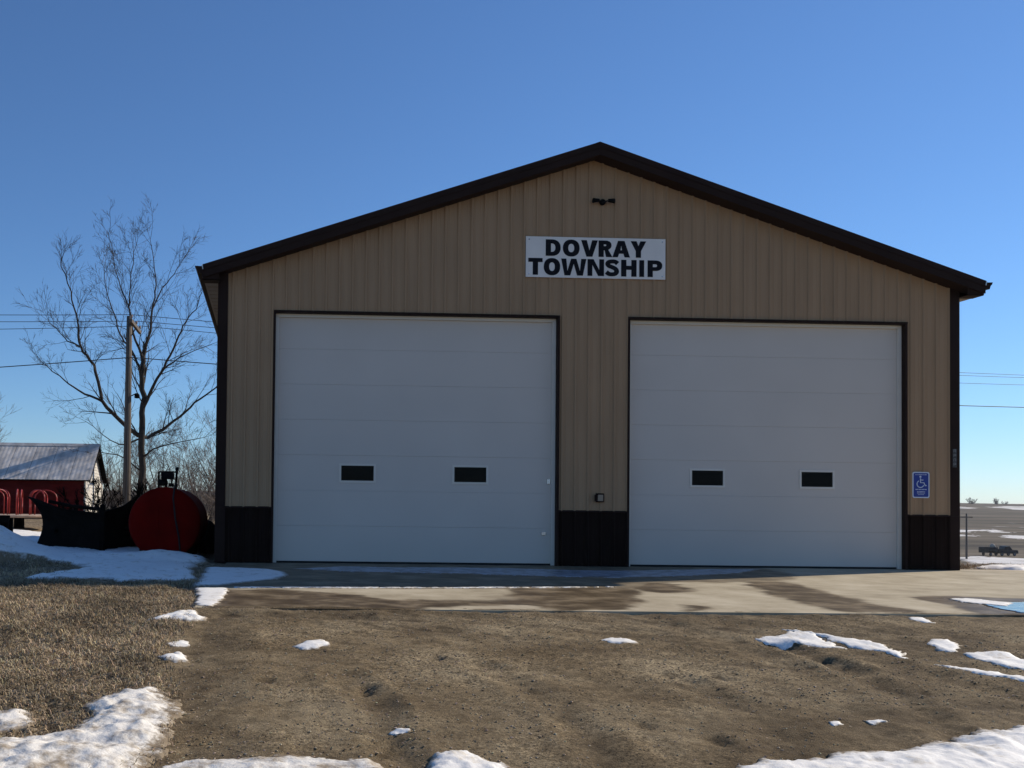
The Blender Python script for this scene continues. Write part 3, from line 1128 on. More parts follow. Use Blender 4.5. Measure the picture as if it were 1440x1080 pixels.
# ------------------------------------------------------------------ accessible-parking sign
acc = empty('parking_sign', (12.279, -0.028, 1.257))
tag(acc, 'small blue and white wheelchair parking sign on the right pier', 'sign')


def rrect(w, h, r, ox=0, oz=0):
    out = []
    for cx, cz, a in ((w / 2 - r, h - r, 0), (-w / 2 + r, h - r, 90), (-w / 2 + r, r, 180), (w / 2 - r, r, 270)):
        out += [(ox + cx + r * math.cos(R(a + 15 * i)), oz + cz + r * math.sin(R(a + 15 * i))) for i in range(7)]
    return out


mb = MB()
mb.prism(rrect(0.305, 0.457, 0.035), 'y', -0.004, 0.0)
mb.build('plate', 'bluewhite', acc)
mb = MB()
mb.prism(rrect(0.265, 0.417, 0.025, 0, 0.02), 'y', -0.006, -0.004)
mb.build('blue_field', 'signblue', acc)
mb = MB()
Yp = -0.0075


def stroke(pts, r):
    mb.tube([(a, Yp, b) for a, b in pts], r, 6)


mb.lathe([(0.018, 0.0), (0.018, -0.002)], (-0.012, -0.006, 0.372), 'y', 14)
stroke([(-0.012, 0.345), (-0.010, 0.268), (0.050, 0.268), (0.074, 0.214), (0.094, 0.222)], 0.009)
stroke([(-0.010, 0.315), (0.038, 0.315)], 0.007)
stroke([(-0.012 + 0.062 * math.cos(R(a)), 0.245 + 0.06 * math.sin(R(a))) for a in range(118, 352, 13)], 0.008)
mb.build('wheelchair_symbol', 'bluewhite', acc)
mb = MB()
rr_ = random.Random(3)
for z, x0, x1, hh in ((0.408, -0.10, 0.10, 0.012), (0.150, -0.098, 0.098, 0.015), (0.112, -0.070, 0.070, 0.012), (0.088, -0.070, 0.070, 0.012), (0.060, -0.055, 0.055, 0.008)):
    x = x0
    while x < x1:
        w_ = rr_.uniform(0.009, 0.016)
        mb.box(x, min(x + w_, x1), -0.0075, -0.006, z - hh / 2, z + hh / 2)
        x += w_ + rr_.choice((0.004, 0.004, 0.009))
mb.build('small_print', 'bluewhite', acc)

# number plate on the corner trim, stacked marks
npl = empty('number_plate', (12.882, -0.032, 1.80))
tag(npl, 'narrow upright number plate on the dark corner trim by the blue sign', 'number plate')
mb = MB()
mb.box(-0.036, 0.036, -0.004, 0.0, 0.0, 0.325)
mb.build('plate', 'plate', npl)
mb = MB()
for i, z in enumerate((0.265, 0.185, 0.105, 0.030)):
    mb.box(-0.022, -0.012, -0.006, -0.004, z, z + 0.052)
    mb.box(0.012, 0.022, -0.006, -0.004, z + (0.012 if i % 2 else 0), z + 0.052)
    mb.box(-0.012, 0.012, -0.006, -0.004, z + 0.044, z + 0.052)
    if i != 2:
        mb.box(-0.012, 0.012, -0.006, -0.004, z + 0.020, z + 0.028)
mb.build('stacked_numbers', 'numgrey', npl)

# twin flood lamp
fl = empty('flood_lamp', (6.62, -0.019, 6.33))
tag(fl, 'black twin-head flood lamp on the siding above the lettered sign', 'lamp')
mb = MB()
mb.lathe([(0.055, 0.0), (0.055, -0.025), (0.04, -0.04)], (0, 0, 0), 'y', 18)
mb.build('mounting_plate', 'black', fl)
for s_ in (-1, 1):
    mb = MB()
    mb.tube([(0.02 * s_, -0.03, 0.0), (0.06 * s_, -0.06, 0.008), (0.09 * s_, -0.07, 0.015)], 0.012, 8)
    mb.build('arm', 'black', fl)
    mb = MB()
    mb.lathe([(0.022, 0.075), (0.03, 0.09), (0.034, 0.13), (0.042, 0.175), (0.042, 0.19), (0.036, 0.188)], (0, 0, 0), 'x', 16)
    if s_ < 0:
        mb.v = [(-a, b, c) for a, b, c in mb.v]
    mb.v = [(a, b - 0.075, c + 0.018 - abs(a) * 0.06) for a, b, c in mb.v]
    mb.build('lamp_head', 'black', fl)

# outdoor outlet
ou = empty('wall_outlet', (6.602, -0.019, 1.10))
tag(ou, 'weatherproof outlet box low on the pier between the doors', 'outlet')
mb = MB()
mb.box(-0.068, 0.068, -0.045, 0.0, 0.01, 0.165)
mb.build('box', 'brown', ou, bevel=0.006)
mb = MB()
mb.box(-0.045, 0.045, -0.062, -0.0455, 0.03, 0.14)
mb.build('cover', 'outlet', ou, bevel=0.005)
mb = MB()
mb.box(-0.085, -0.058, -0.05, 0.0, 0.03, 0.14)
mb.build('hinge_flap', 'brown', ou)


# ------------------------------------------------------------------ snow patches
def snow(name, poly, thick, edge, label, res=0.03, mname='snow', base=None, rough=0.35, cat='snow patch', group='melting snow patches', wob=0.6, kind=None, shape=0.8):
    base = base or GD
    px = [p[0] for p in poly]
    py = [p[1] for p in poly]
    x = np.arange(min(px) - 2 * edge, max(px) + 2 * edge, res)
    y = np.arange(min(py) - 2 * edge, max(py) + 2 * edge, res)
    SX_, SY_ = np.meshgrid(x, y)
    sd = poly_sd(SX_, SY_, poly)
    f = 0.7 / max(edge, 0.05)
    sd = sd + wob * edge * 1.5 * fbm(SX_ * f, SY_ * f, 101 + len(poly), 5, 0.7) + (wob * edge * 1.1 * fbm(SX_ * f * 3.1, SY_ * f * 3.1, 57 + len(poly), 4, 0.7))
    sd = sd + 0.035 * fbm(SX_ * 18, SY_ * 18, 171, 4, 0.65) * (1 if res < 0.5 else 0)
    t = np.clip(sd / edge, 0, 1) ** shape
    z = base(SX_, SY_) + np.where(sd > 0, thick * t * (1 + rough * 2 * fbm(SX_ * f * 1.4, SY_ * f * 1.4, 133, 4)) + thick * 0.30 * t * fbm(SX_ / 0.07, SY_ / 0.07, 141, 4, 0.6) + 0.003, -0.03)
    ny_, nx_ = SX_.shape
    ii = np.arange(nx_ * ny_).reshape(ny_, nx_)
    q = np.stack([ii[:-1, :-1], ii[:-1, 1:], ii[1:, 1:], ii[1:, :-1]], -1).reshape(-1, 4)
    keep = (sd.ravel()[q] > 0).any(1)
    q = q[keep]
    used, inv = np.unique(q, return_inverse=True)
    V_ = np.stack([SX_, SY_, z], -1).reshape(-1, 3)[used]
    c = V_.mean(0)
    c[2] = V_[:, 2].min()
    o = np_mesh(name, V_ - c, inv.reshape(-1, 4), mname, True, {'rim': np.clip(sd / edge, 0, 1).ravel()[used]})
    o.location = c
    tag(o, label, cat, group, kind)
    return o


def slab0(x, y):
    return 0.002 + 0 * x


snow('snow_bank', [(-0.95, -11.31), (-0.51, -11.25), (-0.36, -11.18), (-0.2, -11.05), (-0.15, -10.79), (-0.25, -10.61), (-0.14, -10.37), (-0.04, -10.19), (0.13, -10.06), (0.24, -10.13), (0.35, -10.44), (0.39, -10.78), (0.38, -11.17), (0.35, -11.41), (0.38, -11.9), (-0.95, -12.3)],
     0.05, 0.20, 'large dirty lumpy snow bank at the lower left corner', 0.016, 'snowdirty', rough=0.5, cat='snow bank', wob=0.6, group=None)
snow('snow_bank', [(-0.95, -10.72), (-0.67, -10.68), (-0.52, -10.64), (-0.4, -10.8), (-0.39, -11.0), (-0.55, -11.08), (-0.95, -11.1)],
     0.022, 0.10, 'low dirty snow remnant on the grass at the left picture edge', 0.016, 'snowdirty', rough=0.6, cat='snow bank', group=None)
snow('snow_bank', [(0.35, -11.66), (0.49, -11.5), (0.63, -11.5), (0.82, -11.54), (1.0, -11.52), (1.18, -11.49), (1.29, -11.54), (1.5, -11.6), (1.55, -11.9), (0.4, -12.1)],
     0.022, 0.10, 'thin dirty snow strip along the bottom edge beside the lumpy bank', 0.016, 'snowdirty', cat='snow bank', group=None)
snow('snow_bank', [(1.66, -11.75), (1.76, -11.51), (1.87, -11.42), (1.96, -11.44), (2.05, -11.53), (2.14, -11.64), (2.15, -12.0), (1.64, -12.1)],
     0.04, 0.12, 'small clean white snow mound at the bottom edge of the gravel', 0.016, 'snow', cat='snow bank', group=None)
snow('snow_bank', [(3.25, -11.66), (3.63, -11.5), (4.02, -11.41), (4.38, -11.34), (4.63, -11.23), (4.79, -11.1), (5.0, -11.05), (5.34, -10.93), (5.9, -10.75), (5.6, -12.2), (3.0, -12.2)],
     0.04, 0.14, 'large clean white snow bank at the lower right corner', 0.018, 'snow', cat='snow bank', wob=0.5, rough=0.15, group=None)
snow('snow_patch', [(1.1, -8.81), (1.21, -8.61), (1.34, -8.49), (1.41, -8.6), (1.41, -8.8), (1.29, -8.88), (1.17, -8.91)], 0.0116, 0.06, 'single white snow patch on gravel below the left door')
snow('snow_patch', [(3.71, -8.37), (3.84, -8.3), (3.97, -8.36), (4.01, -8.5), (3.86, -8.57), (3.73, -8.52)], 0.0066, 0.05, 'small oval snow patch on gravel below the middle pier', wob=0.7)
snow('snow_patch', [(5.06, -8.31), (5.25, -8.21), (5.44, -8.14), (5.6, -8.05), (5.68, -8.16), (5.67, -8.47), (5.63, -8.73), (5.47, -8.73), (5.3, -8.58), (5.15, -8.58)], 0.010, 0.06, 'wide snow patch at the near end of the long streak', wob=1.5)
snow('snow_patch', [(5.47, -7.98), (5.6, -7.91), (5.70, -8.05), (5.88, -8.25), (6.07, -8.3), (6.08, -8.57), (5.99, -8.98), (5.90, -9.06), (5.84, -8.80), (5.74, -8.55), (5.66, -8.2)], 0.010, 0.06, 'long diagonal snow streak on gravel below the right door', wob=1.5)
snow('snow_patch', [(7.23, -7.1), (7.38, -7.09), (7.37, -7.21), (7.28, -7.44), (7.2, -7.41), (7.16, -7.26)], 0.0066, 0.05, 'thin snow patch on gravel just off the apron edge, below the blue sign', wob=0.7)
snow('snow_patch', [(6.5, -8.41), (6.65, -8.28), (6.79, -8.31), (6.75, -8.52), (6.57, -8.69), (6.46, -8.64)], 0.0099, 0.05, 'rounded snow patch right of the long diagonal streak', wob=0.8)
snow('snow_patch', [(6.0, -9.16), (6.14, -9.32), (6.28, -9.5), (6.43, -9.58), (6.60, -9.67), (6.44, -9.86), (6.25, -9.78), (6.12, -9.62), (6.0, -9.40)], 0.010, 0.05, 'narrow snow streak nearest the lower right snow bank', wob=1.5)
snow('snow_patch', [(6.50, -8.83), (6.86, -8.74), (6.9, -9.0), (7.0, -9.22), (6.75, -9.50), (6.55, -9.42), (6.50, -9.26), (6.46, -9.08)], 0.010, 0.06, 'broken snow patch at the right picture edge above the narrow streak', wob=1.5)
snow('snow_patch', [(4.22, -10.85), (4.3, -10.82), (4.29, -10.89), (4.2, -10.93)], 0.0050, 0.03, 'tiny snow fleck left of its twin above the lower right bank', 0.012, wob=0.7)
snow('snow_patch', [(4.43, -10.84), (4.54, -10.81), (4.58, -10.87), (4.46, -10.91)], 0.0050, 0.03, 'tiny snow fleck right of its twin above the lower right bank', 0.012, wob=0.7)
snow('snow_patch', [(-0.22, -7.73), (-0.15, -7.58), (-0.01, -7.41), (0.12, -7.21), (0.22, -7.23), (0.26, -7.46), (0.33, -7.45), (0.35, -7.63), (0.22, -7.71), (-0.03, -7.77)], 0.0297, 0.07, 'long pale snow lump on grass near the apron corner', 0.02, rough=0.7, wob=0.6)
snow('snow_patch', [(0.05, -9.23), (0.15, -9.13), (0.21, -8.98), (0.29, -9.05), (0.34, -9.29), (0.22, -9.32), (0.14, -9.32)], 0.0270, 0.06, 'lumpy snow patch at the grass edge nearest the big dirty bank', 0.02, rough=0.7, wob=0.6)
snow('snow_patch', [(0.1, -8.69), (0.17, -8.51), (0.27, -8.54), (0.29, -8.76), (0.14, -8.85)], 0.0072, 0.05, 'flat thin snow patch at the grass edge between two lumps', 0.02, wob=0.5)
snow('snow_patch', [(1.58, -11.02), (1.65, -10.98), (1.72, -11.02), (1.7, -11.08), (1.6, -11.09)], 0.0066, 0.03, 'tiny snow fleck above the clean bottom mound', 0.012, wob=0.8)
snow('snow_patch', [(0.02, -4.9), (0.43, -4.85), (0.47, -5.57), (0.42, -6.36), (0.36, -6.92), (0.16, -6.81), (0.10, -5.6)], 0.0099, 0.10, 'sunlit snow strip on the left corner of the apron', 0.03, wob=0.8, base=lambda x, y: np.maximum(GD(x, y), 0.0))
snow('snow_patch', [(-0.1, -1.26), (0.37, -1.4), (0.93, -1.61), (1.19, -2.17), (1.22, -2.85), (1.02, -3.5), (0.65, -4.11), (0.31, -4.6), (-0.05, -4.66)], 0.0270, 0.25, 'shaded blue snow sheet before the left pier', 0.04, base=lambda x, y: np.maximum(GD(x, y), 0.0), wob=0.25)
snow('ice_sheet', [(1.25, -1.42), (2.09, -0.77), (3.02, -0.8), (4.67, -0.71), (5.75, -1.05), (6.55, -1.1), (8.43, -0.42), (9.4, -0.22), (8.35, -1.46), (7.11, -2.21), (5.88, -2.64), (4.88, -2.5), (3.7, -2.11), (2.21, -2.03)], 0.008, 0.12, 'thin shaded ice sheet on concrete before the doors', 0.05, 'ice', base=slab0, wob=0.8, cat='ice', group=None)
snow('snow_patch', [(0.45, -4.70), (1.1, -4.66), (2.9, -4.50), (4.41, -4.30), (5.4, -4.12), (5.4, -4.18), (4.31, -4.42), (2.85, -4.63), (1.1, -4.78), (0.45, -4.88)], 0.006, 0.07, 'thin white snow line along the shadow edge on the apron', 0.03, base=slab0, wob=1.5)
snow('snow_patch', [(8.92, -5.33), (9.18, -5.31), (9.28, -5.62), (9.33, -5.85), (8.95, -6.2), (8.88, -6.04), (8.77, -5.75)], 0.0099, 0.07, 'slushy snow ridge beside the puddle on the apron', 0.025, base=slab0, wob=0.9)
snow('snow_bank', [(13.65, 0.75), (14.4, 1.25), (14.9, 1.2), (15.6, 1.0), (15.3, 0.2), (14.3, 0.05), (13.9, 0.35)], 0.09, 0.25, 'low sunlit snow ridge beyond the apron, right of the garage corner', 0.06, cat='snow bank', group=None)
# puddle
_p = [(8.83, -5.98), (9.15, -5.79), (9.57, -5.67), (10.2, -5.71), (9.6, -6.6), (9.0, -6.93), (8.6, -6.93), (8.62, -6.5)]
o = snow('puddle', _p, 0.0005, 0.05, 'shallow meltwater puddle reflecting the sky at the right of the apron', 0.05, 'water', base=lambda x, y: 0.004 + 0 * x, wob=0.8, cat='puddle', group=None, rough=0)
o['kind'] = 'structure'

# shaded snow over the lawn left of the garage
LH = [(-6.5, -1.63), (-3.5, -1.2), (-2.96, -0.84), (-2.1, -1.73), (-1.82, -2.15), (-2.18, -3.0), (-2.22, -3.6), (-2.61, -4.3), (-6.5, -4.3)]
x = np.arange(-9.0, 0.05, 0.05)
y = np.arange(-4.85, 9.6, 0.05)
SX_, SY_ = np.meshgrid(x, y)
sd = poly_sd(SX_, SY_, [(-9.2, -4.45), (-1.9, -4.35), (-0.6, -4.2), (0.12, -3.6), (-0.25, -1.5), (-0.2, 0.2), (-1.2, 3.0), (-3.0, 6), (-4.2, 9.3), (-9.2, 9.3)])
sd = np.minimum(sd, -poly_sd(SX_, SY_, LH))
sd = sd + 0.55 * fbm(SX_ * 1.7, SY_ * 1.3, 201, 5, 0.65) - 0.06
sd = sd - 0.9 * np.clip(fbm(SX_ * 2.6, SY_ * 1.1, 211, 5, 0.7) + 0.03, 0, 1) * sst(-0.6, -3.4, SY_)
h = 0.05 * np.clip(sd / 0.3, 0, 1) ** 0.6
h += np.where(sd > 0, 0.62 * np.exp(-(((SX_ + 4.3) / 1.1) ** 2 + ((SY_ - 0.2) / 1.5) ** 2)) * (1 + 0.5 * fbm(SX_ * 1.3, SY_ * 1.3, 221)), 0)
h += np.where(sd > 0, 0.03 * fbm(SX_ * 2.2, SY_ * 2.2, 231, 4) + 0.12 * np.exp(-(((SX_ + 1.0) / 0.9) ** 2 + ((SY_ - 0.1) / 0.5) ** 2)), 0)
Zs = GD(SX_, SY_) + np.where(sd > 0, h + 0.004, -0.04)
ny, nx = SX_.shape
ii = np.arange(nx * ny).reshape(ny, nx)
q = np.stack([ii[:-1, :-1], ii[:-1, 1:], ii[1:, 1:], ii[1:, :-1]], -1).reshape(-1, 4)
q = q[(sd.ravel()[q] > 0).any(1)]
used, inv = np.unique(q, return_inverse=True)
o = np_mesh('snow_cover', np.stack([SX_, SY_, Zs], -1).reshape(-1, 3)[used], inv.reshape(-1, 4), 'snow', True, {'rim': np.clip(sd / 0.25, 0, 1).ravel()[used]})
tag(o, 'shaded snow cover on the lawn left of the garage', 'snow', kind='stuff')

# far snow drifts draped on the fields
FAR = [([(249.57, 322.82), (258.29, 324.34), (250.88, 313.4), (237.01, 308.66)], 'far snow drift beside the garage corner, level with the wires of the far pole'),
       ([(271.24, 334.07), (263.39, 318.48), (254.96, 308.05), (257.05, 317.58)], 'short far snow drift in the field above the parked truck'),
       ([(232.1, 279.54), (242.9, 288.43), (252.97, 288.59), (249.48, 279.11), (231.7, 270.12), (227.95, 273.45)], 'wide far snow drift just above the truck hood'),
       ([(552.89, 701.35), (592.64, 740.02), (624.58, 757.72), (690.63, 782.67), (560.53, 617.29), (520.43, 612.94), (516.35, 640.04), (533.39, 667.69)], 'long white drift on the far hillside at the right edge'),
       ([(535.6, 718.93), (516.84, 672.34), (488.61, 638.97), (485.84, 648.11)], 'small slanting drift on the far hillside nearest the garage'),
       ([(137.59, 172.39), (147.54, 176.82), (151.69, 172.4), (155.95, 166.52), (142.22, 146.51), (137.43, 150.41), (131.4, 152.99), (122.42, 148.19)], 'broad snowy verge below the far truck'),
       ([(223.65, 291.63), (230.88, 293.04), (226.12, 282.36), (214.79, 280.95)], 'faint snow strip in the field beside the garage corner, under the drift')]
for poly, lab in FAR:
    snow('snow_drift', poly, 0.2, 6.0 if poly[0][0] < 400 else 14.0, lab, 1.2 if poly[0][0] < 400 else 4.0, 'snowfar', base=G, rough=0.2, cat='snow drift', group='snow drifts on far fields', wob=1.3)

# ------------------------------------------------------------------ dry grass and pebbles
rng = np.random.default_rng(5)


def grass_blades(name, n, x0, x1, y0, y1, hmin, hmax, label, accept):
    x = rng.uniform(x0, x1, n)
    y = rng.uniform(y0, y1, n)
    k = accept(x, y)
    x, y = x[k], y[k]
    n = len(x)
    z = GD(x, y)
    a = rng.uniform(0, 2 * np.pi, n)
    lean = rng.uniform(0.8, 1.56, n)
    hh = rng.uniform(hmin, hmax, n) * (0.65 + 0.9 * (fbm(x * 2.5, y * 2.5, 41, 3) + 0.5))
    w = rng.uniform(0.0018, 0.0040, n)
    dx, dy = np.cos(a), np.sin(a)
    tip = np.stack([x + dx * hh * np.sin(lean), y + dy * hh * np.sin(lean), z + hh * np.cos(lean) + 0.004], -1)
    mid = np.stack([x + dx * hh * 0.45 * np.sin(lean * 0.6), y + dy * hh * 0.45 * np.sin(lean * 0.6), z + hh * 0.55 * np.cos(lean * 0.6)], -1)
    px_, py_ = -dy * w, dx * w
    b0 = np.stack([x - px_, y - py_, z - 0.008], -1)
    b1 = np.stack([x + px_, y + py_, z - 0.008], -1)
    m0 = mid - np.stack([px_ * 0.8, py_ * 0.8, 0 * z], -1)
    m1 = mid + np.stack([px_ * 0.8, py_ * 0.8, 0 * z], -1)
    V_ = np.stack([b0, b1, m1, m0, tip], 1).reshape(-1, 3)
    b = np.arange(n)[:, None] * 5
    F_ = np.concatenate([b + [0, 1, 2], b + [0, 2, 3], b + [3, 2, 4]])
    base = np.array([0.47, 0.36, 0.225])[None] * (rng.uniform(0.30, 1.35, n) * (1 + 1.5 * fbm(x * 1.6, y * 1.6, 401, 4, 0.6)))[:, None] * (1 + rng.uniform(-0.08, 0.08, (n, 3)))
    tint = np.repeat(base, 5, 0)
    o = np_mesh(name, V_, F_, 'blade', False, {'tint': tint})
    tag(o, label, 'grass', kind='stuff')


grass_blades('dry_grass', 130000, -4.2, 0.6, -11.9, -4.3, 0.022, 0.062, 'short dead brown grass left of the gravel', lambda x, y: grass_mask(x, y) * (0.55 + 1.2 * (fbm(x * 2.1, y * 2.1, 411, 3) + 0.35)) > rng.uniform(0.12, 1.0, len(x)))
grass_blades('shaded_grass', 26000, -5.5, 0.3, -4.7, -0.5, 0.03, 0.085, 'dead grass poking through the shaded snow', lambda x, y: (grass_mask(x, y) > 0.6) & (fbm(x * 1.7, y * 1.3, 201, 4, 0.65) < -0.02))
grass_blades('verge_grass', 9000, 12.99, 17.5, 0.35, 3.2, 0.05, 0.16, 'brown weeds on the verge beyond the apron', lambda x, y: rng.uniform(0, 1, len(x)) < 0.8)

n = 60000
x = rng.uniform(-0.2, 7.6, n)
y = -12.0 + 5.0 * rng.uniform(0, 1, n) ** 1.25
k = (grass_mask(x, y) < 0.5) & (fbm(x * 1.3, y * 1.3, 301, 3) > rng.uniform(-0.35, 0.15, n))
x, y = x[k], y[k]
n = len(x)
s = 0.0025 + 0.0085 * rng.uniform(0, 1, n) ** 6
z = GD(x, y)
oct_ = np.array([[1, 0, 0], [0, 1, 0], [-1, 0, 0], [0, -1, 0], [0.1, 0.1, 0.42], [0, 0, -0.6]])
jit = 1 + rng.uniform(-0.35, 0.35, (n, 6, 3))
rotz = rng.uniform(0, 6.28, n)
P_ = oct_[None] * jit * s[:, None, None]
c_, s__ = np.cos(rotz)[:, None], np.sin(rotz)[:, None]
P_ = np.stack([P_[..., 0] * c_ - P_[..., 1] * s__, P_[..., 0] * s__ + P_[..., 1] * c_, P_[..., 2]], -1)
P_ += np.stack([x, y, z + s * 0.25], -1)[:, None]
b = np.arange(n)[:, None] * 6
F_ = np.concatenate([b + f for f in ([0, 1, 4], [1, 2, 4], [2, 3, 4], [3, 0, 4], [1, 0, 5], [2, 1, 5], [3, 2, 5], [0, 3, 5])])
tint = np.repeat(np.array([0.28, 0.22, 0.15])[None] * rng.uniform(0.6, 1.9, (n, 1)) * (1 + rng.uniform(-0.1, 0.1, (n, 3))), 6, 0)
tag(np_mesh('gravel', P_.reshape(-1, 3), F_, 'pebble', False, {'tint': tint}), 'loose pebbles and clods on the gravel yard', 'gravel', kind='stuff')

# ------------------------------------------------------------------ red tank with pump
TX, TY, TR = -0.98, 0.85, 0.64
tk = empty('fuel_tank', (TX, TY + 1.1, 0.0))
tag(tk, 'round dark red steel fuel tank lying in snow beside the garage wall', 'tank')
cz = 0.64
prof = [(0.02, -1.125)] + [(TR * math.sin(R(a)), -1.03 - 0.095 * math.cos(R(a))) for a in range(15, 90, 12)] + [(TR, -1.03), (TR + 0.008, -1.02), (TR + 0.008, -0.985), (TR, -0.975), (TR, 0.0), (TR, 0.975), (TR, 1.03)] + [(TR * math.cos(R(a)), 1.03 + 0.095 * math.sin(R(a))) for a in range(12, 90, 13)] + [(0.02, 1.125)]
mb = MB()
mb.lathe(prof, (0, 0, cz), 'y', 56)
o = mb.build('shell', 'redtank', tk, smooth=True)
for yy in (-0.7, 0.7):
    mb = MB()
    mb.prism([(-0.45, -0.03), (0.45, -0.03), (0.50, 0.22), (0.30, 0.09), (0.0, 0.035), (-0.30, 0.09), (-0.50, 0.22)], 'y', yy - 0.05, yy + 0.05)
    mb.build('saddle', 'iron', tk)
# faint welded patch seams on the end
for xx in (-0.10,):
    mb = MB()
    mb.tube([(xx, -1.13, cz + 0.36), (xx, -1.128, cz - 0.2)], 0.006, 6)
    mb.build('seam', 'redtank', tk)
mb = MB()
mb.tube([(0.16, -0.72, cz + TR + 0.10), (0.17, -1.08, cz + TR - 0.02), (0.16, -1.16, cz + 0.45), (0.20, -1.165, cz + 0.1), (0.27, -1.15, cz - 0.25), (0.30, -1.1, 0.05)], 0.016, 8)
mb.build('hose', 'rubber', tk)
# pump stand on top
zt = cz + TR
for xx in (-0.155, 0.165):
    mb = MB()
    mb.box(xx - 0.016, xx + 0.016, -0.716, -0.684, zt - 0.05, zt + 0.29)
    mb.build('stand_post', 'iron', tk)
mb = MB()
mb.box(-0.155, 0.165, -0.72, -0.68, zt + 0.275, zt + 0.305)
mb.box(-0.105, 0.12, -0.79, -0.61, zt + 0.155, zt + 0.272)
mb.build('pump_housing', 'black', tk, bevel=0.008)
mb = MB()
mb.lathe([(0.04, -0.11), (0.058, -0.10), (0.062, -0.02), (0.062, 0.04), (0.04, 0.05)], (-0.045, -0.70, zt + 0.095), 'x', 16)
mb.build('pump_motor', 'black', tk, smooth=True)
mb = MB()
mb.box(0.03, 0.12, -0.75, -0.65, zt + 0.02, zt + 0.085)
mb.tube([(0.075, -0.70, zt + 0.07), (0.09, -0.70, zt + 0.16)], 0.014, 8)
mb.tube([(-0.02, -0.70, zt - 0.04), (-0.02, -0.70, zt + 0.08)], 0.024, 8)
mb.build('meter', 'black', tk)
mb = MB()
mb.tube([(0.165, -0.70, zt + 0.12), (0.175, -0.70, zt + 0.29), (0.18, -0.70, zt + 0.33)], 0.02, 8)
mb.lathe([(0.012, 0.30), (0.03, 0.315), (0.036, 0.345), (0.03, 0.372), (0.01, 0.385)], (0.178, -0.70, zt), 'z', 14)
mb.build('nozzle', 'black', tk, smooth=True)
# planks at its foot
pk = MB()
pk.box(-0.30, 0.30, -0.035, 0.035, 0.0, 0.02)
o = pk.build('plank', 'plank')
o.location = (-0.62, -0.05, 0.10)
o.rotation_euler = (0.06, 0.04, -0.10)
tag(o, 'pale weathered plank lying in snow at the foot of the red tank', 'plank')
# tarp lump between tank and wall
mb = MB()
for i in range(9):
    pass
lump = []
seg, rings = 20, 8
for i in range(rings + 1):
    t = i / rings
    for k in range(seg):
        a = 2 * math.pi * k / seg
        rr0 = 0.36 * math.cos(t * math.pi / 2) ** 0.7 * (1 + 0.12 * math.sin(3 * a + 1) + 0.07 * math.sin(7 * a))
        lump.append((rr0 * 0.62 * math.cos(a), rr0 * 1.7 * math.sin(a), 0.62 * math.sin(t * math.pi / 2) * (1 + 0.06 * math.sin(5 * a + t * 4))))
mb.add(lump, [(i * seg + k, i * seg + (k + 1) % seg, (i + 1) * seg + (k + 1) % seg, (i + 1) * seg + k) for i in range(rings) for k in range(seg)])
o = mb.build('covered_heap', 'tarp', smooth=True)
o.location = (-0.36, 3.4, 0.0)
tag(o, 'low black rounded heap between the red tank and the garage wall', 'heap')

# ------------------------------------------------------------------ V-shaped snow plough
pl = empty('snow_plough', (-2.9, 3.0, 0.05))
tag(pl, 'black V-shaped plough blade standing in the shaded snow by the red tank', 'plough')


def wing(tip, zt_tip, zt_nose, curl, name):
    """curved mouldboard from the nose to a wing tip; curl = how far the top leans forward at the tip"""
    nose = Vector((0.58, -0.75, 0))
    tip = Vector(tip)
    n, m_ = 14, 9
    mb = MB()
    d = (tip - nose)
    d.z = 0
    nrm = Vector((d.y, -d.x, 0)).normalized()
    if nrm.y > 0:
        nrm = -nrm
    vs = []
    for layer in (0.0, 0.03):
        for i in range(n + 1):
            t = i / n
            base = nose + d * t
            ht = zt_nose + (zt_tip - zt_nose) * (t ** 1.6)
            for j in range(m_ + 1):
                u = j / m_
                off = 0.30 * (0.25 + t) * (math.sin(u * math.pi * 0.85) * -0.55 + curl * u ** 3)
                p = base + nrm * (off - layer)
                vs.append((p.x, p.y, 0.02 + ht * u + 0.02 * math.sin(9 * t) * u))
    st = m_ + 1
    lay = (n + 1) * st
    fs = []
    for i in range(n):
        for j in range(m_):
            a = i * st + j
            fs.append((a, a + st, a + st + 1, a + 1))
            fs.append((lay + a, lay + a + 1, lay + a + st + 1, lay + a + st))
        fs.append((i * st + m_, (i + 1) * st + m_, lay + (i + 1) * st + m_, lay + i * st + m_))
        fs.append((i * st, lay + i * st, lay + (i + 1) * st, (i + 1) * st))
    for j in range(m_):
        fs.append((n * st + j, lay + n * st + j, lay + n * st + j + 1, n * st + j + 1))
        fs.append((j, j + 1, lay + j + 1, lay + j))
    mb.add(vs, fs)
    return mb.build(name, 'iron', pl, smooth=False)


wing((-1.02, 0.62, 0), 1.02, 0.70, 0.9, 'mouldboard')
wing((1.02, 1.15, 0), 1.20, 0.74, 0.55, 'mouldboard')
mb = MB()
mb.box(0.53, 0.63, -0.82, -0.72, 0.0, 0.90)
mb.build('nose_post', 'iron', pl, bevel=0.012)
mb = MB()
mb.tube([(0.56, -0.70, 0.80), (0.25, -0.45, 0.83), (-0.15, -0.10, 0.86), (-0.7, 0.35, 0.95)], 0.035, 8)
mb.build('top_rail', 'iron', pl)
mb = MB()
for a, b in (((0.58, -0.7, 0.35), (0.1, 1.2, 0.3)), ((-0.6, 0.3, 0.35), (0.1, 1.2, 0.3)), ((0.9, 0.7, 0.4), (0.1, 1.2, 0.3))):
    mb.tube([a, b], 0.045, 6)
mb.build('push_frame', 'iron', pl)
mb = MB()
mb.box(-0.9, 0.5, 0.9, 0.96, 0.0, 0.72)
mb.box(0.3, 1.1, 1.3, 1.36, 0.0, 0.8)
mb.build('back_brace', 'iron', pl)

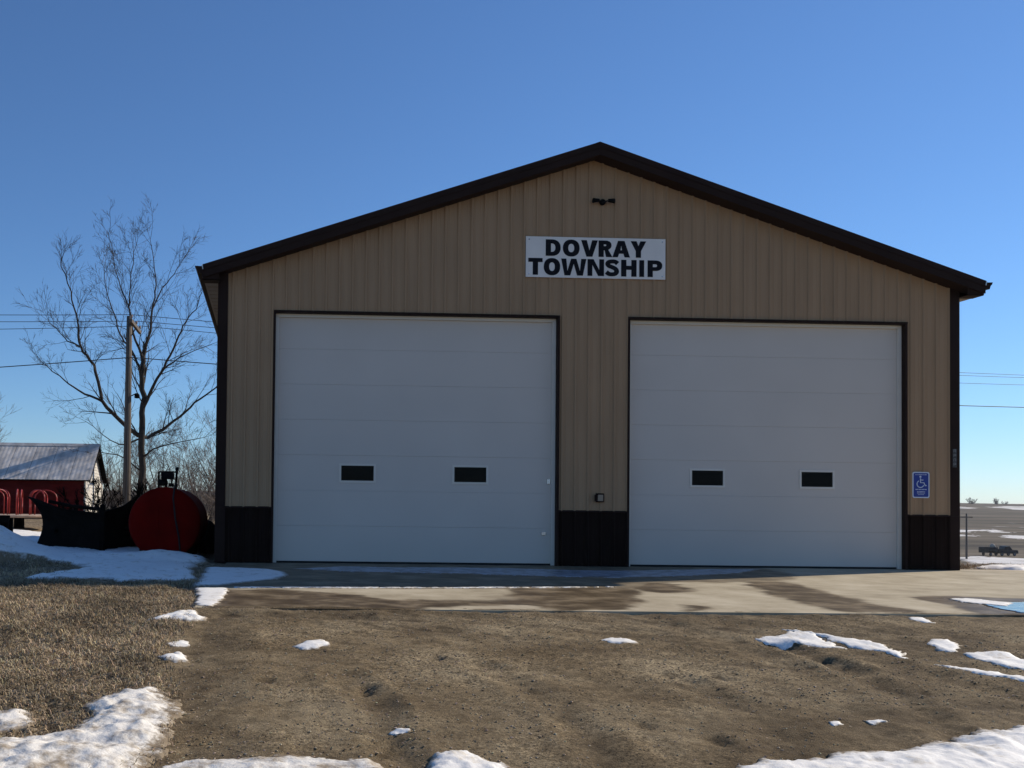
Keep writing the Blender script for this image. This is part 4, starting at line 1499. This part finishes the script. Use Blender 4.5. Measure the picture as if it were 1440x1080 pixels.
# low drag blade behind the snow bank
db = empty('drag_blade', (-5.35, 4.6, 0.02))
tag(db, 'low black steel drag blade behind the snow bank at the left edge', 'drag blade')
mb = MB()
mb.prism([(-0.10, 0.0), (-0.16, 0.25), (-0.12, 0.50), (0.02, 0.66), (0.06, 0.64), (-0.06, 0.48), (-0.10, 0.25), (-0.04, 0.0)], 'x', -1.1, 0.62)
mb.build('mouldboard', 'iron', db)
mb = MB()
for x in (-0.8, 0.3):
    mb.tube([(x, 0.0, 0.35), (x * 0.4, 0.9, 0.3)], 0.05, 6)
mb.box(-0.4, 0.2, 0.85, 0.95, 0.24, 0.36)
mb.build('hitch_frame', 'iron', db)
mb = MB()
mb.box(-1.1, 0.62, 0.25, 0.31, 0.0, 0.60)
mb.build('rear_plate', 'iron', db)

# ------------------------------------------------------------------ merry-go-round
mg = empty('merry_go_round', (-6.15, 10.9, 0.22))
tag(mg, 'playground merry-go-round with red hoop handrails before the red shed', 'merry-go-round')
mb = MB()
mb.lathe([(0.05, 0.31), (1.15, 0.31), (1.17, 0.33), (1.17, 0.36), (1.15, 0.38), (0.05, 0.38)], (0, 0, 0), 'z', 40)
mb.build('deck', 'deckwood', mg)
mb = MB()
mb.lathe([(0.16, -0.2), (0.14, 0.31)], (0, 0, 0), 'z', 16)
mb.build('pedestal', 'iron', mg)
for k in range(8):
    a = R(10 + 45 * k)
    rad = Vector((math.cos(a), math.sin(a), 0))
    pts = [rad * 0.42 + Vector((0, 0, 0.36)), rad * 0.42 + Vector((0, 0, 0.86))]
    for i in range(9):
        t = math.pi * i / 8
        pts.append(rad * (0.72 - 0.30 * math.cos(t)) + Vector((0, 0, 0.86 + 0.22 * math.sin(t))))
    pts += [rad * 1.02 + Vector((0, 0, 0.86)), rad * 1.02 + Vector((0, 0, 0.36))]
    mb = MB()
    mb.tube(pts, 0.018, 8)
    mb.build('handrail', 'redpipe', mg, smooth=True)

# ------------------------------------------------------------------ red shed
SX0, SX1, SY0, SYR, SY1 = -17.0, -6.80, 23.82, 25.80, 27.78
SE, SR_ = 1.985, 3.42
sh = empty('shed', ((SX0 + SX1) / 2, SYR, 0.0))
tag(sh, 'old red shed with grey metal roof and white corner board behind the playground', 'shed')
OFF = Matrix.Translation((-(SX0 + SX1) / 2, -SYR, 0.0))


def S_(mb, name, m, parent=None):
    o = mb.build(name, m, None)
    o.parent = parent or sh
    if parent is None:
        o.matrix_parent_inverse = OFF
    return o


mb = MB()
z = 0.0
while z < SE:
    z1 = min(z + 0.13, SE)
    mb.add([(SX0, SY0 - 0.022, z), (SX1, SY0 - 0.022, z), (SX1, SY0 - 0.002, z1), (SX0, SY0 - 0.002, z1), (SX0, SY0, z), (SX1, SY0, z)], [(0, 1, 2, 3), (0, 4, 5, 1)])
    z = z1
S_(mb, 'front_wall', 'redwall')
mb = MB()
z = 0.0
while z < SR_ - 0.05:
    z1 = min(z + 0.13, SR_ - 0.04)
    def yr(zz):
        t = max(0, (zz - SE) / (SR_ - SE))
        return SY0 + (SYR - SY0) * t, SY1 - (SY1 - SYR) * t
    a0, b0_ = yr(z)
    a1, b1_ = yr(z1)
    mb.add([(SX1 + 0.022, a0, z), (SX1 + 0.022, b0_, z), (SX1 + 0.002, b1_, z1), (SX1 + 0.002, a1, z1), (SX1, a0, z), (SX1, b0_, z)], [(0, 1, 2, 3), (0, 4, 5, 1)])
    z = z1
S_(mb, 'gable_wall', 'whitewood')
mb = MB()
mb.box(SX0, SX1 - 0.02, SY1 - 0.05, SY1, 0, SE)
mb.box(SX0, SX0 + 0.05, SY0, SY1, 0, SE)
S_(mb, 'back_wall', 'redwall')
mb = MB()
mb.box(SX1 - 0.02, SX1 + 0.045, SY0 - 0.045, SY0 + 0.16, 0, SE - 0.05)
S_(mb, 'corner_board', 'whitewood')
mb = MB()
mb.box(SX1 + 0.0, SX1 + 0.045, SY1 - 0.14, SY1 + 0.03, 0, SE - 0.05)
S_(mb, 'corner_board', 'whitewood')
ohx = 0.26
for sgn, ye in ((-1, SY0 - 0.22), (1, SY1 + 0.22)):
    ze = SE - 0.22 * (SR_ - SE) / (SYR - SY0)
    rf = None
    nshe = 12
    for i in range(nshe):
        xa = SX0 - 0.2 + (SX1 + ohx - SX0 + 0.2) * i / nshe
        xb = SX0 - 0.2 + (SX1 + ohx - SX0 + 0.2) * (i + 1) / nshe - 0.012
        mb = MB()
        nn = 10
        for j in range(nn):
            a_, b_ = xa + (xb - xa) * j / nn, xa + (xb - xa) * (j + 1) / nn
            pa, pb = (0.006 if j % 2 else 0), (0 if j % 2 else 0.006)
            mb.add([(a_, ye, ze + 0.03 + pa), (b_, ye, ze + 0.03 + pb), (b_, SYR, SR_ + 0.03 + pb), (a_, SYR, SR_ + 0.03 + pa)], [(0, 1, 2, 3)])
        S_(mb, 'roof_sheet', 'tinroof')
    mb = MB()
    mb.prism([(ye, ze + 0.02), (SYR, SR_ + 0.02), (SYR, SR_ - 0.13), (ye, ze - 0.10)], 'x', SX1 + ohx - 0.04, SX1 + ohx - 0.01)
    S_(mb, 'rake_board', 'iron')
    mb = MB()
    mb.prism([(ye, ze + 0.018), (SYR, SR_ + 0.018), (SYR, SR_ - 0.02), (ye, ze - 0.02)], 'x', SX0 - 0.2, SX1 + ohx - 0.04)
    S_(mb, 'roof_deck', 'iron')
mb = MB()
mb.prism([(SYR - 0.16, SR_ - 0.06), (SYR, SR_ + 0.075), (SYR + 0.16, SR_ - 0.06), (SYR, SR_ + 0.055)], 'x', SX0 - 0.2, SX1 + ohx)
S_(mb, 'ridge_cap', 'tinroof')

# ------------------------------------------------------------------ utility pole and wires
up = empty('utility_pole', (-4.164, 17.72, 0.0))
tag(up, 'grey wooden utility pole standing before the large bare tree', 'utility pole')
mb = MB()
mb.tube([(0, 0, -0.3), (0.0, 0, 2.5), (0.0, 0, 5.0), (0.0, 0, 7.58)], [0.145, 0.132, 0.115, 0.098], 14)
mb.build('post', 'polewood', up, smooth=True)
mb = MB()
mb.box(0.075, 0.175, -0.55, 1.9, 7.27, 7.40)
mb.build('crossarm', 'polewood', up, bevel=0.01)
for yy in (-0.40, 0.8, 1.75):
    mb = MB()
    mb.lathe([(0.02, 0.0), (0.022, 0.05), (0.05, 0.06), (0.04, 0.10), (0.05, 0.11), (0.03, 0.16)], (0.135, yy, 7.40), 'z', 12)
    mb.build('insulator', 'porcelain', up)
mb = MB()
mb.tube([(0.10, -0.05, 6.9), (0.17, 0.5, 7.28)], 0.02, 6)
mb.build('brace', 'iron', up)
mb = MB()
mb.tube([(0.12, 0, 4.75), (0.28, -0.02, 4.83), (0.34, -0.02, 4.80)], 0.02, 8)
mb.lathe([(0.05, 4.66), (0.10, 4.68), (0.09, 4.78), (0.04, 4.84)], (0.32, -0.02, 0), 'z', 14)
mb.build('yard_light', 'iron', up)
mb = MB()
mb.tube([(0.02, -0.16, 0.0), (0.02, -0.13, 5.5), (0.02, -0.12, 7.2)], 0.018, 6)
mb.build('conduit', 'cable', up)


def wire(p0, p1, sag, r, label, p2=None, group='overhead wires'):
    mb = MB()
    pts = []
    segs = [(p0, p1)] + ([(p1, p2)] if p2 else [])
    for a, b in segs:
        a, b = Vector(a), Vector(b)
        for i in range(25):
            t = i / 24
            p = a.lerp(b, t)
            p.z -= 4 * sag * t * (1 - t)
            pts.append(p)
    o_ = Vector(pts[0])
    mb.tube([p - o_ for p in pts], r, 5)
    o = mb.build('power_line', 'cable')
    o.location = o_
    tag(o, label, 'wire', group)


PX_, PY_ = -4.03, 17.72
wire((-40, 17.0, 7.95), (PX_, PY_ - 0.40, 7.56), 0.35, 0.011, 'uppermost thin wire reaching the pole crossarm', (46.0, 31.0, 7.9))
wire((-40, 18.4, 7.88), (PX_, PY_ + 0.8, 7.56), 0.35, 0.011, 'middle thin wire just under the uppermost at the pole', (46.0, 32.0, 7.95))
wire((-40, 19.6, 7.60), (PX_, PY_ + 1.75, 7.56), 0.45, 0.011, 'third thin wire from the far end of the crossarm', (46.0, 33.0, 7.75))
wire((-40, 17.5, 4.3), (PX_ - 0.03, PY_ - 0.10, 6.10), 0.45, 0.017, 'thick dark cable sagging lowest across the bare tree', (46.0, 25.4, 5.75))

# ------------------------------------------------------------------ bare trees
def grow(mb, p, d, length, r, level, maxl, rnd, up=0.15, spread=0.75, dens=1.0, rmin=0.004):
    n = 5 if level < 2 else 4
    pts, rad = [p.copy()], [r]
    dd = d.normalized()
    step = length / n
    q = p.copy()
    for i in range(n):
        dd = (dd + Vector((rnd.gauss(0, 0.10), rnd.gauss(0, 0.10), rnd.gauss(0, 0.08) + up * 0.5))).normalized()
        q = q + dd * step
        pts.append(q.copy())
        rad.append(max(r * (1 - 0.75 * (i + 1) / n), rmin * 0.7))
    mb.tube(pts, rad, 5 if r > 0.03 else 3, cap=False)
    if level >= maxl:
        return
    cnt = max(2, int(round((3.6 + length * 1.1) * dens * rnd.uniform(0.8, 1.2))))
    for c in range(cnt):
        t = rnd.uniform(0.22, 1.0)
        f = t * n
        i = min(int(f), n - 1)
        bp = pts[i].lerp(pts[i + 1], f - i)
        tang = (pts[i + 1] - pts[i]).normalized()
        side = tang.orthogonal().normalized()
        side = Matrix.Rotation(rnd.uniform(0, 2 * math.pi), 3, tang) @ side
        nd = (tang + side * rnd.uniform(0.5, 1.1) * spread + Vector((0, 0, up))).normalized()
        grow(mb, bp, nd, length * rnd.uniform(0.34, 0.66) * (1.15 - 0.4 * t), max(rad[i] * 0.55, rmin), level + 1, maxl, rnd, up, spread, dens, rmin)


def limb_path(mb, pts, r0, r1, rnd):
    """smooth limb through hand-placed points"""
    P3 = [Vector(p) for p in pts]
    out = []
    for i in range(len(P3) - 1):
        p0, p1, p2, p3 = P3[max(i - 1, 0)], P3[i], P3[i + 1], P3[min(i + 2, len(P3) - 1)]
        for k in range(4):
            t = k / 4
            out.append(0.5 * ((2 * p1) + (p2 - p0) * t + (2 * p0 - 5 * p1 + 4 * p2 - p3) * t * t + (3 * p1 - p0 - 3 * p2 + p3) * t ** 3))
    out.append(P3[-1])
    L_ = len(out)
    out = [p + Vector((rnd.gauss(0, 0.03), rnd.gauss(0, 0.03), rnd.gauss(0, 0.02))) if 0 < i else p for i, p in enumerate(out)]
    rad = [r0 + (r1 - r0) * (i / (L_ - 1)) ** 0.8 for i in range(L_)]
    mb.tube(out, rad, 8 if r0 > 0.05 else 5, cap=False)
    return out, rad


rnd = random.Random(11)
tr = empty('bare_tree', (-4.83, 26.6, 0.12))
tr.scale = (0.88, 0.88, 0.88)
tag(tr, 'tall leafless tree with wide dark limbs behind the utility pole', 'tree')
KK = 1 / 88.0      # local units of the limb table to metres
limbs = [  # (x, z, depth) of each limb, thick to thin radii
    ([(0.0, -0.3, 0), (0.03, 2.0, 0), (-0.02, 4.3, 0), (0.0, 5.9, 0.1), (-0.06, 7.4, 0.1), (-0.03, 8.3, 0.15)], 0.21, 0.11),
    ([(-0.05, 4.30, 0), (-0.85, 4.85, -0.5), (-1.85, 6.0, -1.0), (-2.3, 7.75, -1.2), (-2.9, 8.55, -1.3), (-3.1, 9.8, -1.3), (-3.45, 11.3, -1.4), (-3.9, 12.8, -1.5)], 0.13, 0.02),
    ([(-2.85, 8.55, -1.3), (-3.45, 8.85, -1.0), (-4.1, 9.4, -0.6), (-4.7, 10.0, -0.3)], 0.05, 0.012),
    ([(-1.87, 5.95, -1.0), (-2.9, 6.4, -1.6), (-3.8, 7.05, -2.0), (-4.75, 7.85, -2.4)], 0.07, 0.012),
    ([(0.08, 4.25, 0), (0.4, 4.35, 0.3), (1.55, 5.15, 0.8), (2.55, 6.2, 1.2), (3.6, 7.0, 1.5), (4.2, 7.9, 1.6)], 0.11, 0.02),
    ([(0.0, 5.7, 0.1), (0.52, 6.75, -0.4), (1.1, 7.65, -0.8), (1.75, 9.0, -1.0), (2.2, 9.95, -1.2), (2.8, 10.7, -1.3)], 0.10, 0.02),
    ([(1.0, 7.5, -0.7), (1.8, 8.3, -0.2), (3.1, 9.0, 0.3)], 0.05, 0.012),
    ([(-0.03, 8.3, 0.15), (0.25, 9.7, 0.5), (0.35, 11.2, 0.7), (0.45, 12.6, 0.9), (0.1, 14.6, 1.0)], 0.09, 0.012),
    ([(0.35, 11.0, 0.7), (0.9, 12.0, 0.4), (1.6, 12.9, 0.2), (2.1, 13.7, 0.1)], 0.045, 0.01),
    ([(-0.03, 8.25, 0.15), (-0.5, 9.5, -0.2), (-0.68, 10.75, -0.4), (-0.62, 12.0, -0.5), (-0.4, 13.9, -0.6)], 0.075, 0.012),
    ([(-0.66, 10.6, -0.4), (-1.2, 12.1, -0.7), (-1.75, 14.3, -0.9)], 0.045, 0.01),
    ([(-0.62, 8.75, -0.1), (-1.2, 9.4, 0.6), (-1.65, 10.65, 0.9), (-2.1, 12.0, 1.1), (-2.35, 13.4, 1.2)], 0.06, 0.012),
    ([(-0.05, 7.5, 0.1), (-0.55, 8.6, -0.1)], 0.08, 0.06),
    ([(0.1, 3.3, 0), (1.1, 3.75, -0.8), (3.3, 4.2, -1.6)], 0.06, 0.012),
    ([(-0.05, 4.2, 0), (-1.3, 3.95, 0.8), (-3.1, 5.1, 1.6)], 0.055, 0.012),
    ([(-0.1, 2.6, 0), (-1.1, 3.3, -0.8), (-2.4, 3.4, -1.4)], 0.05, 0.012),
]
tm = MB()
tw = MB()
for pts, r0, r1 in limbs:
    out, rad = limb_path(tm, [(a, c, b) for a, b, c in pts], r0, r1, rnd)
    if r0 > 0.15:
        out, rad = out[12:], rad[12:]
    L_ = len(out)
    for i in range(1, L_):
        t = i / (L_ - 1)
        if rnd.random() < 0.55 + 0.45 * t:
            tang = (out[i] - out[i - 1]).normalized()
            sd_ = Matrix.Rotation(rnd.uniform(0, 6.28), 3, tang) @ tang.orthogonal().normalized()
            grow(tw, out[i], (tang * 0.8 + sd_ * rnd.uniform(0.4, 1.0) + Vector((0, 0, 0.15))), rnd.uniform(0.9, 2.3) * (1.1 - 0.35 * t), max(rad[i] * 0.42, 0.014), 1, 3, rnd, 0.06, 0.9, 1.08, 0.0062)
    grow(tw, out[-1], (out[-1] - out[-2]), rnd.uniform(0.9, 1.5), max(rad[-1], 0.012), 1, 3, rnd, 0.06, 0.9, 1.08, 0.0062)
tm.build('trunk', 'bark', tr, smooth=True)
tw.build('crown', 'twig', tr)


def shrub(name, loc, hgt, stems, seed, label, cat, group, m='brushtwig', spread=0.5, maxl=3, rmin=0.007, r0=0.05, dens=0.9):
    rd = random.Random(seed)
    root = empty(name, loc)
    tag(root, label, cat, group)
    a, b = MB(), MB()
    for s_ in range(stems):
        d = Vector((rd.gauss(0, spread), rd.gauss(0, spread), 1.0)).normalized()
        st = Vector((rd.gauss(0, 0.15 * stems ** 0.5), rd.gauss(0, 0.15 * stems ** 0.5), -0.1))
        pts, rads = [st], [r0]
        p = st
        n = 6
        for i in range(n):
            d = (d + Vector((rd.gauss(0, 0.12), rd.gauss(0, 0.12), 0.05))).normalized()
            p = p + d * hgt * 0.8 / n * rd.uniform(0.8, 1.15)
            pts.append(p)
            rads.append(r0 * (1 - 0.8 * (i + 1) / n))
        a.tube(pts, rads, 6, cap=False)
        for i in range(1, n + 1):
            for k in range(2):
                tang = (pts[i] - pts[i - 1]).normalized()
                sd_ = Matrix.Rotation(rd.uniform(0, 6.28), 3, tang) @ tang.orthogonal().normalized()
                grow(b, pts[i], tang * 0.7 + sd_ * 0.9 + Vector((0, 0, 0.2)), hgt * rd.uniform(0.18, 0.34), max(rads[i] * 0.5, rmin), 1, maxl, rd, 0.12, 0.8, dens, rmin)
    a.build('trunk', 'bark', root, smooth=True)
    b.build('crown', m, root)
    return root


sp = [(-3.1, 36.0, 7.2, 3, 'bare thicket tree directly above the tank pump'), (-1.55, 33.0, 6.0, 4, 'bare thicket tree with low limbs above the right of the tank'),
      (-0.35, 35.5, 7.0, 3, 'bare thicket tree against the garage corner, upper one'), (-2.3, 30.0, 4.4, 5, 'low bare brush just right of the tall tree trunk'),
      (-0.6, 29.0, 4.4, 6, 'low bare brush between red tank and garage corner'), (-1.7, 27.0, 3.2, 6, 'short grey brush right above the tank rim'),
      (-6.35, 30.8, 3.6, 5, 'low brush touching the white shed end'), (-5.75, 29.5, 3.2, 5, 'low brush filling the gap left of the pole foot'), (-5.2, 32.0, 4.2, 4, 'bare brush hidden partly by the pole foot'),
      (-6.0, 35.5, 4.6, 4, 'bare brush between the white shed end and the pole'), (-4.5, 37.0, 5.2, 4, 'bare brush between the pole and the tall tree trunk')]
for i, (x, y, h, st, lab) in enumerate(sp):
    shrub('bare_shrub', (x, y, float(G(x, y))), h, st, 40 + i, lab, 'shrub', 'bare brush behind the tank')
for i in range(7):
    x = -3.4 + 0.62 * i
    y = 24 + (i % 3) * 2.0
    shrub('bare_shrub', (x, y, float(G(x, y))), 2.2, 7, 70 + i, ('waist-high brush behind the plough, first from the left', 'waist-high brush behind the plough wing, second from the left', 'waist-high brush between plough wing and tank', 'waist-high brush behind the middle of the tank', 'waist-high brush behind the tank, under the pump', 'waist-high brush right of the tank rim', 'waist-high brush against the garage corner')[i], 'shrub', 'waist-high brush', r0=0.02, spread=0.6, rmin=0.008, maxl=2, dens=1.1)
shrub('dead_shrub', (-2.35, 4.35, 0.0), 1.45, 9, 95, 'dark tangled dead shrub behind the plough wing, left of the tank', 'shrub', None, m='iron', r0=0.025, spread=0.5, rmin=0.009, dens=1.2)
shrub('dead_shrub', (-3.3, 4.7, 0.0), 1.15, 7, 96, 'low dark dead shrub behind the long plough wing', 'shrub', None, m='iron', r0=0.02, spread=0.6, rmin=0.009, dens=1.2)
shrub('bare_tree', (-13.6, 31.0, 0.1), 6.2, 3, 90, 'leafless tree behind the shed at the left picture edge, mostly cut off', 'tree', None)

# trees on the far skyline
for i, (x, lab) in enumerate(((584, 'hazy round tree on the skyline nearest the garage corner'), (610, 'small hazy tree on the skyline between two larger ones'), (640, 'hazy double tree on the skyline above the long drift'), (661, 'hazy round tree on the skyline near the right edge'), (668, 'hazy low tree on the skyline at the right edge'))):
    y = 846 - (x - 584) * 0.15
    shrub('skyline_tree', (x, y, float(G(x, y)) - 0.5), (6.0, 3.8, 6.4, 6.4, 4)[i], (5, 3, 6, 5, 3)[i], 120 + i, lab, 'tree', 'skyline trees', m='fartree', spread=0.7, maxl=2, rmin=0.09, r0=0.25, dens=0.9)

# ------------------------------------------------------------------ far utility pole
fx, fy = 136.4, 166.0
fp = empty('utility_pole', (fx, fy, -8.33))
tag(fp, 'small distant utility pole with crossarm beside the far road', 'utility pole')
mb = MB()
mb.tube([(0, 0, -0.3), (0, 0, 8.9)], [0.19, 0.13], 8)
mb.build('post', 'polewood', fp)
mb = MB()
mb.box(-1.2, 1.2, -0.08, 0.08, 8.1, 8.3)
mb.build('crossarm', 'polewood', fp)

# ------------------------------------------------------------------ pickup and trailer on the far road
vz = -8.33


def wheel(parent, x, y, r=0.38, w=0.26):
    mb = MB()
    mb.lathe([(r * 0.62, -w / 2), (r * 0.95, -w / 2), (r, -w * 0.3), (r, w * 0.3), (r * 0.95, w / 2), (r * 0.62, w / 2)], (x, y, r), 'y', 18)
    wo = mb.build('wheel', 'tyre', parent)
    mb = MB()
    mb.lathe([(r * 0.6, -w * 0.46), (r * 0.5, -w * 0.53), (0.05, -w * 0.42)], (x, y, r), 'y', 14)
    mb.build('rim', 'chrome', wo)


pk = empty('pickup_truck', (156.9, 182.3, vz), R(4))
pk.scale = (0.82, 0.9, 1.12)
tag(pk, 'dark pickup truck facing right on the far road', 'truck')
mb = MB()
mb.prism([(-2.75, 0.45), (2.7, 0.45), (2.78, 0.62), (2.76, 1.0), (2.6, 1.12), (1.25, 1.18), (-2.75, 1.18)], 'y', -0.95, 0.95)
mb.build('body', 'carblack', pk, bevel=0.05)
mb = MB()
mb.prism([(1.30, 1.17), (0.62, 1.80), (0.45, 1.86), (-0.75, 1.86), (-0.90, 1.78), (-1.02, 1.17)], 'y', -0.80, 0.80)
cab = mb.build('cab', 'carblack', pk, bevel=0.04)
for s_ in (-1, 1):
    mb = MB()
    ya, yb = sorted((s_ * 0.802, s_ * 0.815))
    mb.prism([(1.05, 1.22), (0.55, 1.74), (0.12, 1.76), (0.10, 1.22)], 'y', ya, yb)
    mb.prism([(0.02, 1.22), (0.02, 1.76), (-0.72, 1.76), (-0.86, 1.22)], 'y', ya, yb)
    mb.build('side_window', 'carglass', cab)
mb = MB()
mb.add([(1.31, -0.7, 1.22), (1.31, 0.7, 1.22), (0.66, 0.66, 1.79), (0.66, -0.66, 1.79)], [(0, 1, 2, 3)])
mb.build('windscreen', 'carglass', cab)
mb = MB()
mb.box(-2.72, -1.06, -0.85, -0.80, 1.18, 1.30)
mb.box(-2.72, -1.06, 0.80, 0.85, 1.18, 1.30)
mb.box(-2.74, -2.68, -0.85, 0.85, 1.18, 1.30)
mb.build('bed_rail', 'carblack', pk)
mb = MB()
mb.box(2.72, 2.86, -0.92, 0.92, 0.48, 0.66)
mb.build('front_bumper', 'chrome', pk, bevel=0.02)
mb = MB()
mb.box(2.765, 2.79, -0.6, 0.6, 0.72, 0.98)
mb.build('grille', 'chrome', pk)
for s_ in (-1, 1):
    mb = MB()
    mb.box(2.70, 2.795, s_ * 0.77 - 0.13, s_ * 0.77 + 0.13, 0.78, 0.98)
    mb.build('headlight', 'chrome', pk)
for x in (-1.75, 1.75):
    for y in (-0.86, 0.86):
        wheel(pk, x, y)
tl = empty('cargo_trailer', (153.0, 182.0, vz), R(4))
tl.scale = (0.84, 0.9, 1.05)
tag(tl, 'black open-sided cargo trailer behind the far pickup', 'trailer')
mb = MB()
mb.box(-1.75, 1.7, -0.95, 0.95, 0.62, 0.74)
mb.box(-1.75, 1.7, -0.98, -0.92, 0.74, 1.75)
mb.box(-1.75, 1.7, 0.92, 0.98, 0.74, 1.75)
mb.box(-1.78, -1.70, -0.95, 0.95, 0.74, 1.75)
mb.box(1.66, 1.74, -0.95, 0.95, 0.74, 1.75)
mb.build('box', 'carblack', tl, bevel=0.02)
mb = MB()
mb.tube([(1.7, -0.6, 0.6), (2.35, 0, 0.55)], 0.05, 6)
mb.tube([(1.7, 0.6, 0.6), (2.35, 0, 0.55)], 0.05, 6)
mb.build('drawbar', 'iron', tl)
mb = MB()
for y in (-1.05, 1.05):
    mb.prism([(-0.75, 0.70), (-0.6, 0.95), (0.6, 0.95), (0.75, 0.70), (0.55, 0.80), (-0.55, 0.80)], 'y', y - 0.14, y + 0.14)
mb.build('mudguard', 'iron', tl)
for y in (-1.05, 1.05):
    wheel(tl, -0.35, y, 0.33, 0.22)
mb = MB()
mb.lathe([(0.05, 0.0), (0.42, 0.05), (0.5, 0.3), (0.42, 0.62), (0.2, 0.80), (0.05, 0.84)], (0, 0, 0), 'z', 14)
o = mb.build('load_sack', 'sack', smooth=True)
o.location = (153.9, 182.0, vz + 1.70)
tag(o, 'pale rounded load on top of the far trailer', 'sack')

# ------------------------------------------------------------------ thin winter haze
mb = MB()
mb.box(-4600, 4600, -4600, 4600, -12.0, 23.0)
hz = bpy.data.materials.new('haze_air')
hz.use_nodes = True
nt = hz.node_tree
nt.nodes.remove(nt.nodes['Principled BSDF'])
pv = nt.nodes.new('ShaderNodeVolumePrincipled')
pv.inputs['Color'].default_value = (0.90, 0.94, 1.0, 1)
pv.inputs['Density'].default_value = HAZE
pv.inputs['Anisotropy'].default_value = 0.2
nt.links.new(pv.outputs[0], nt.nodes['Material Output'].inputs['Volume'])
o = mb.build('haze', hz)
tag(o, 'thin pale winter haze over the far fields', 'haze', kind='stuff')
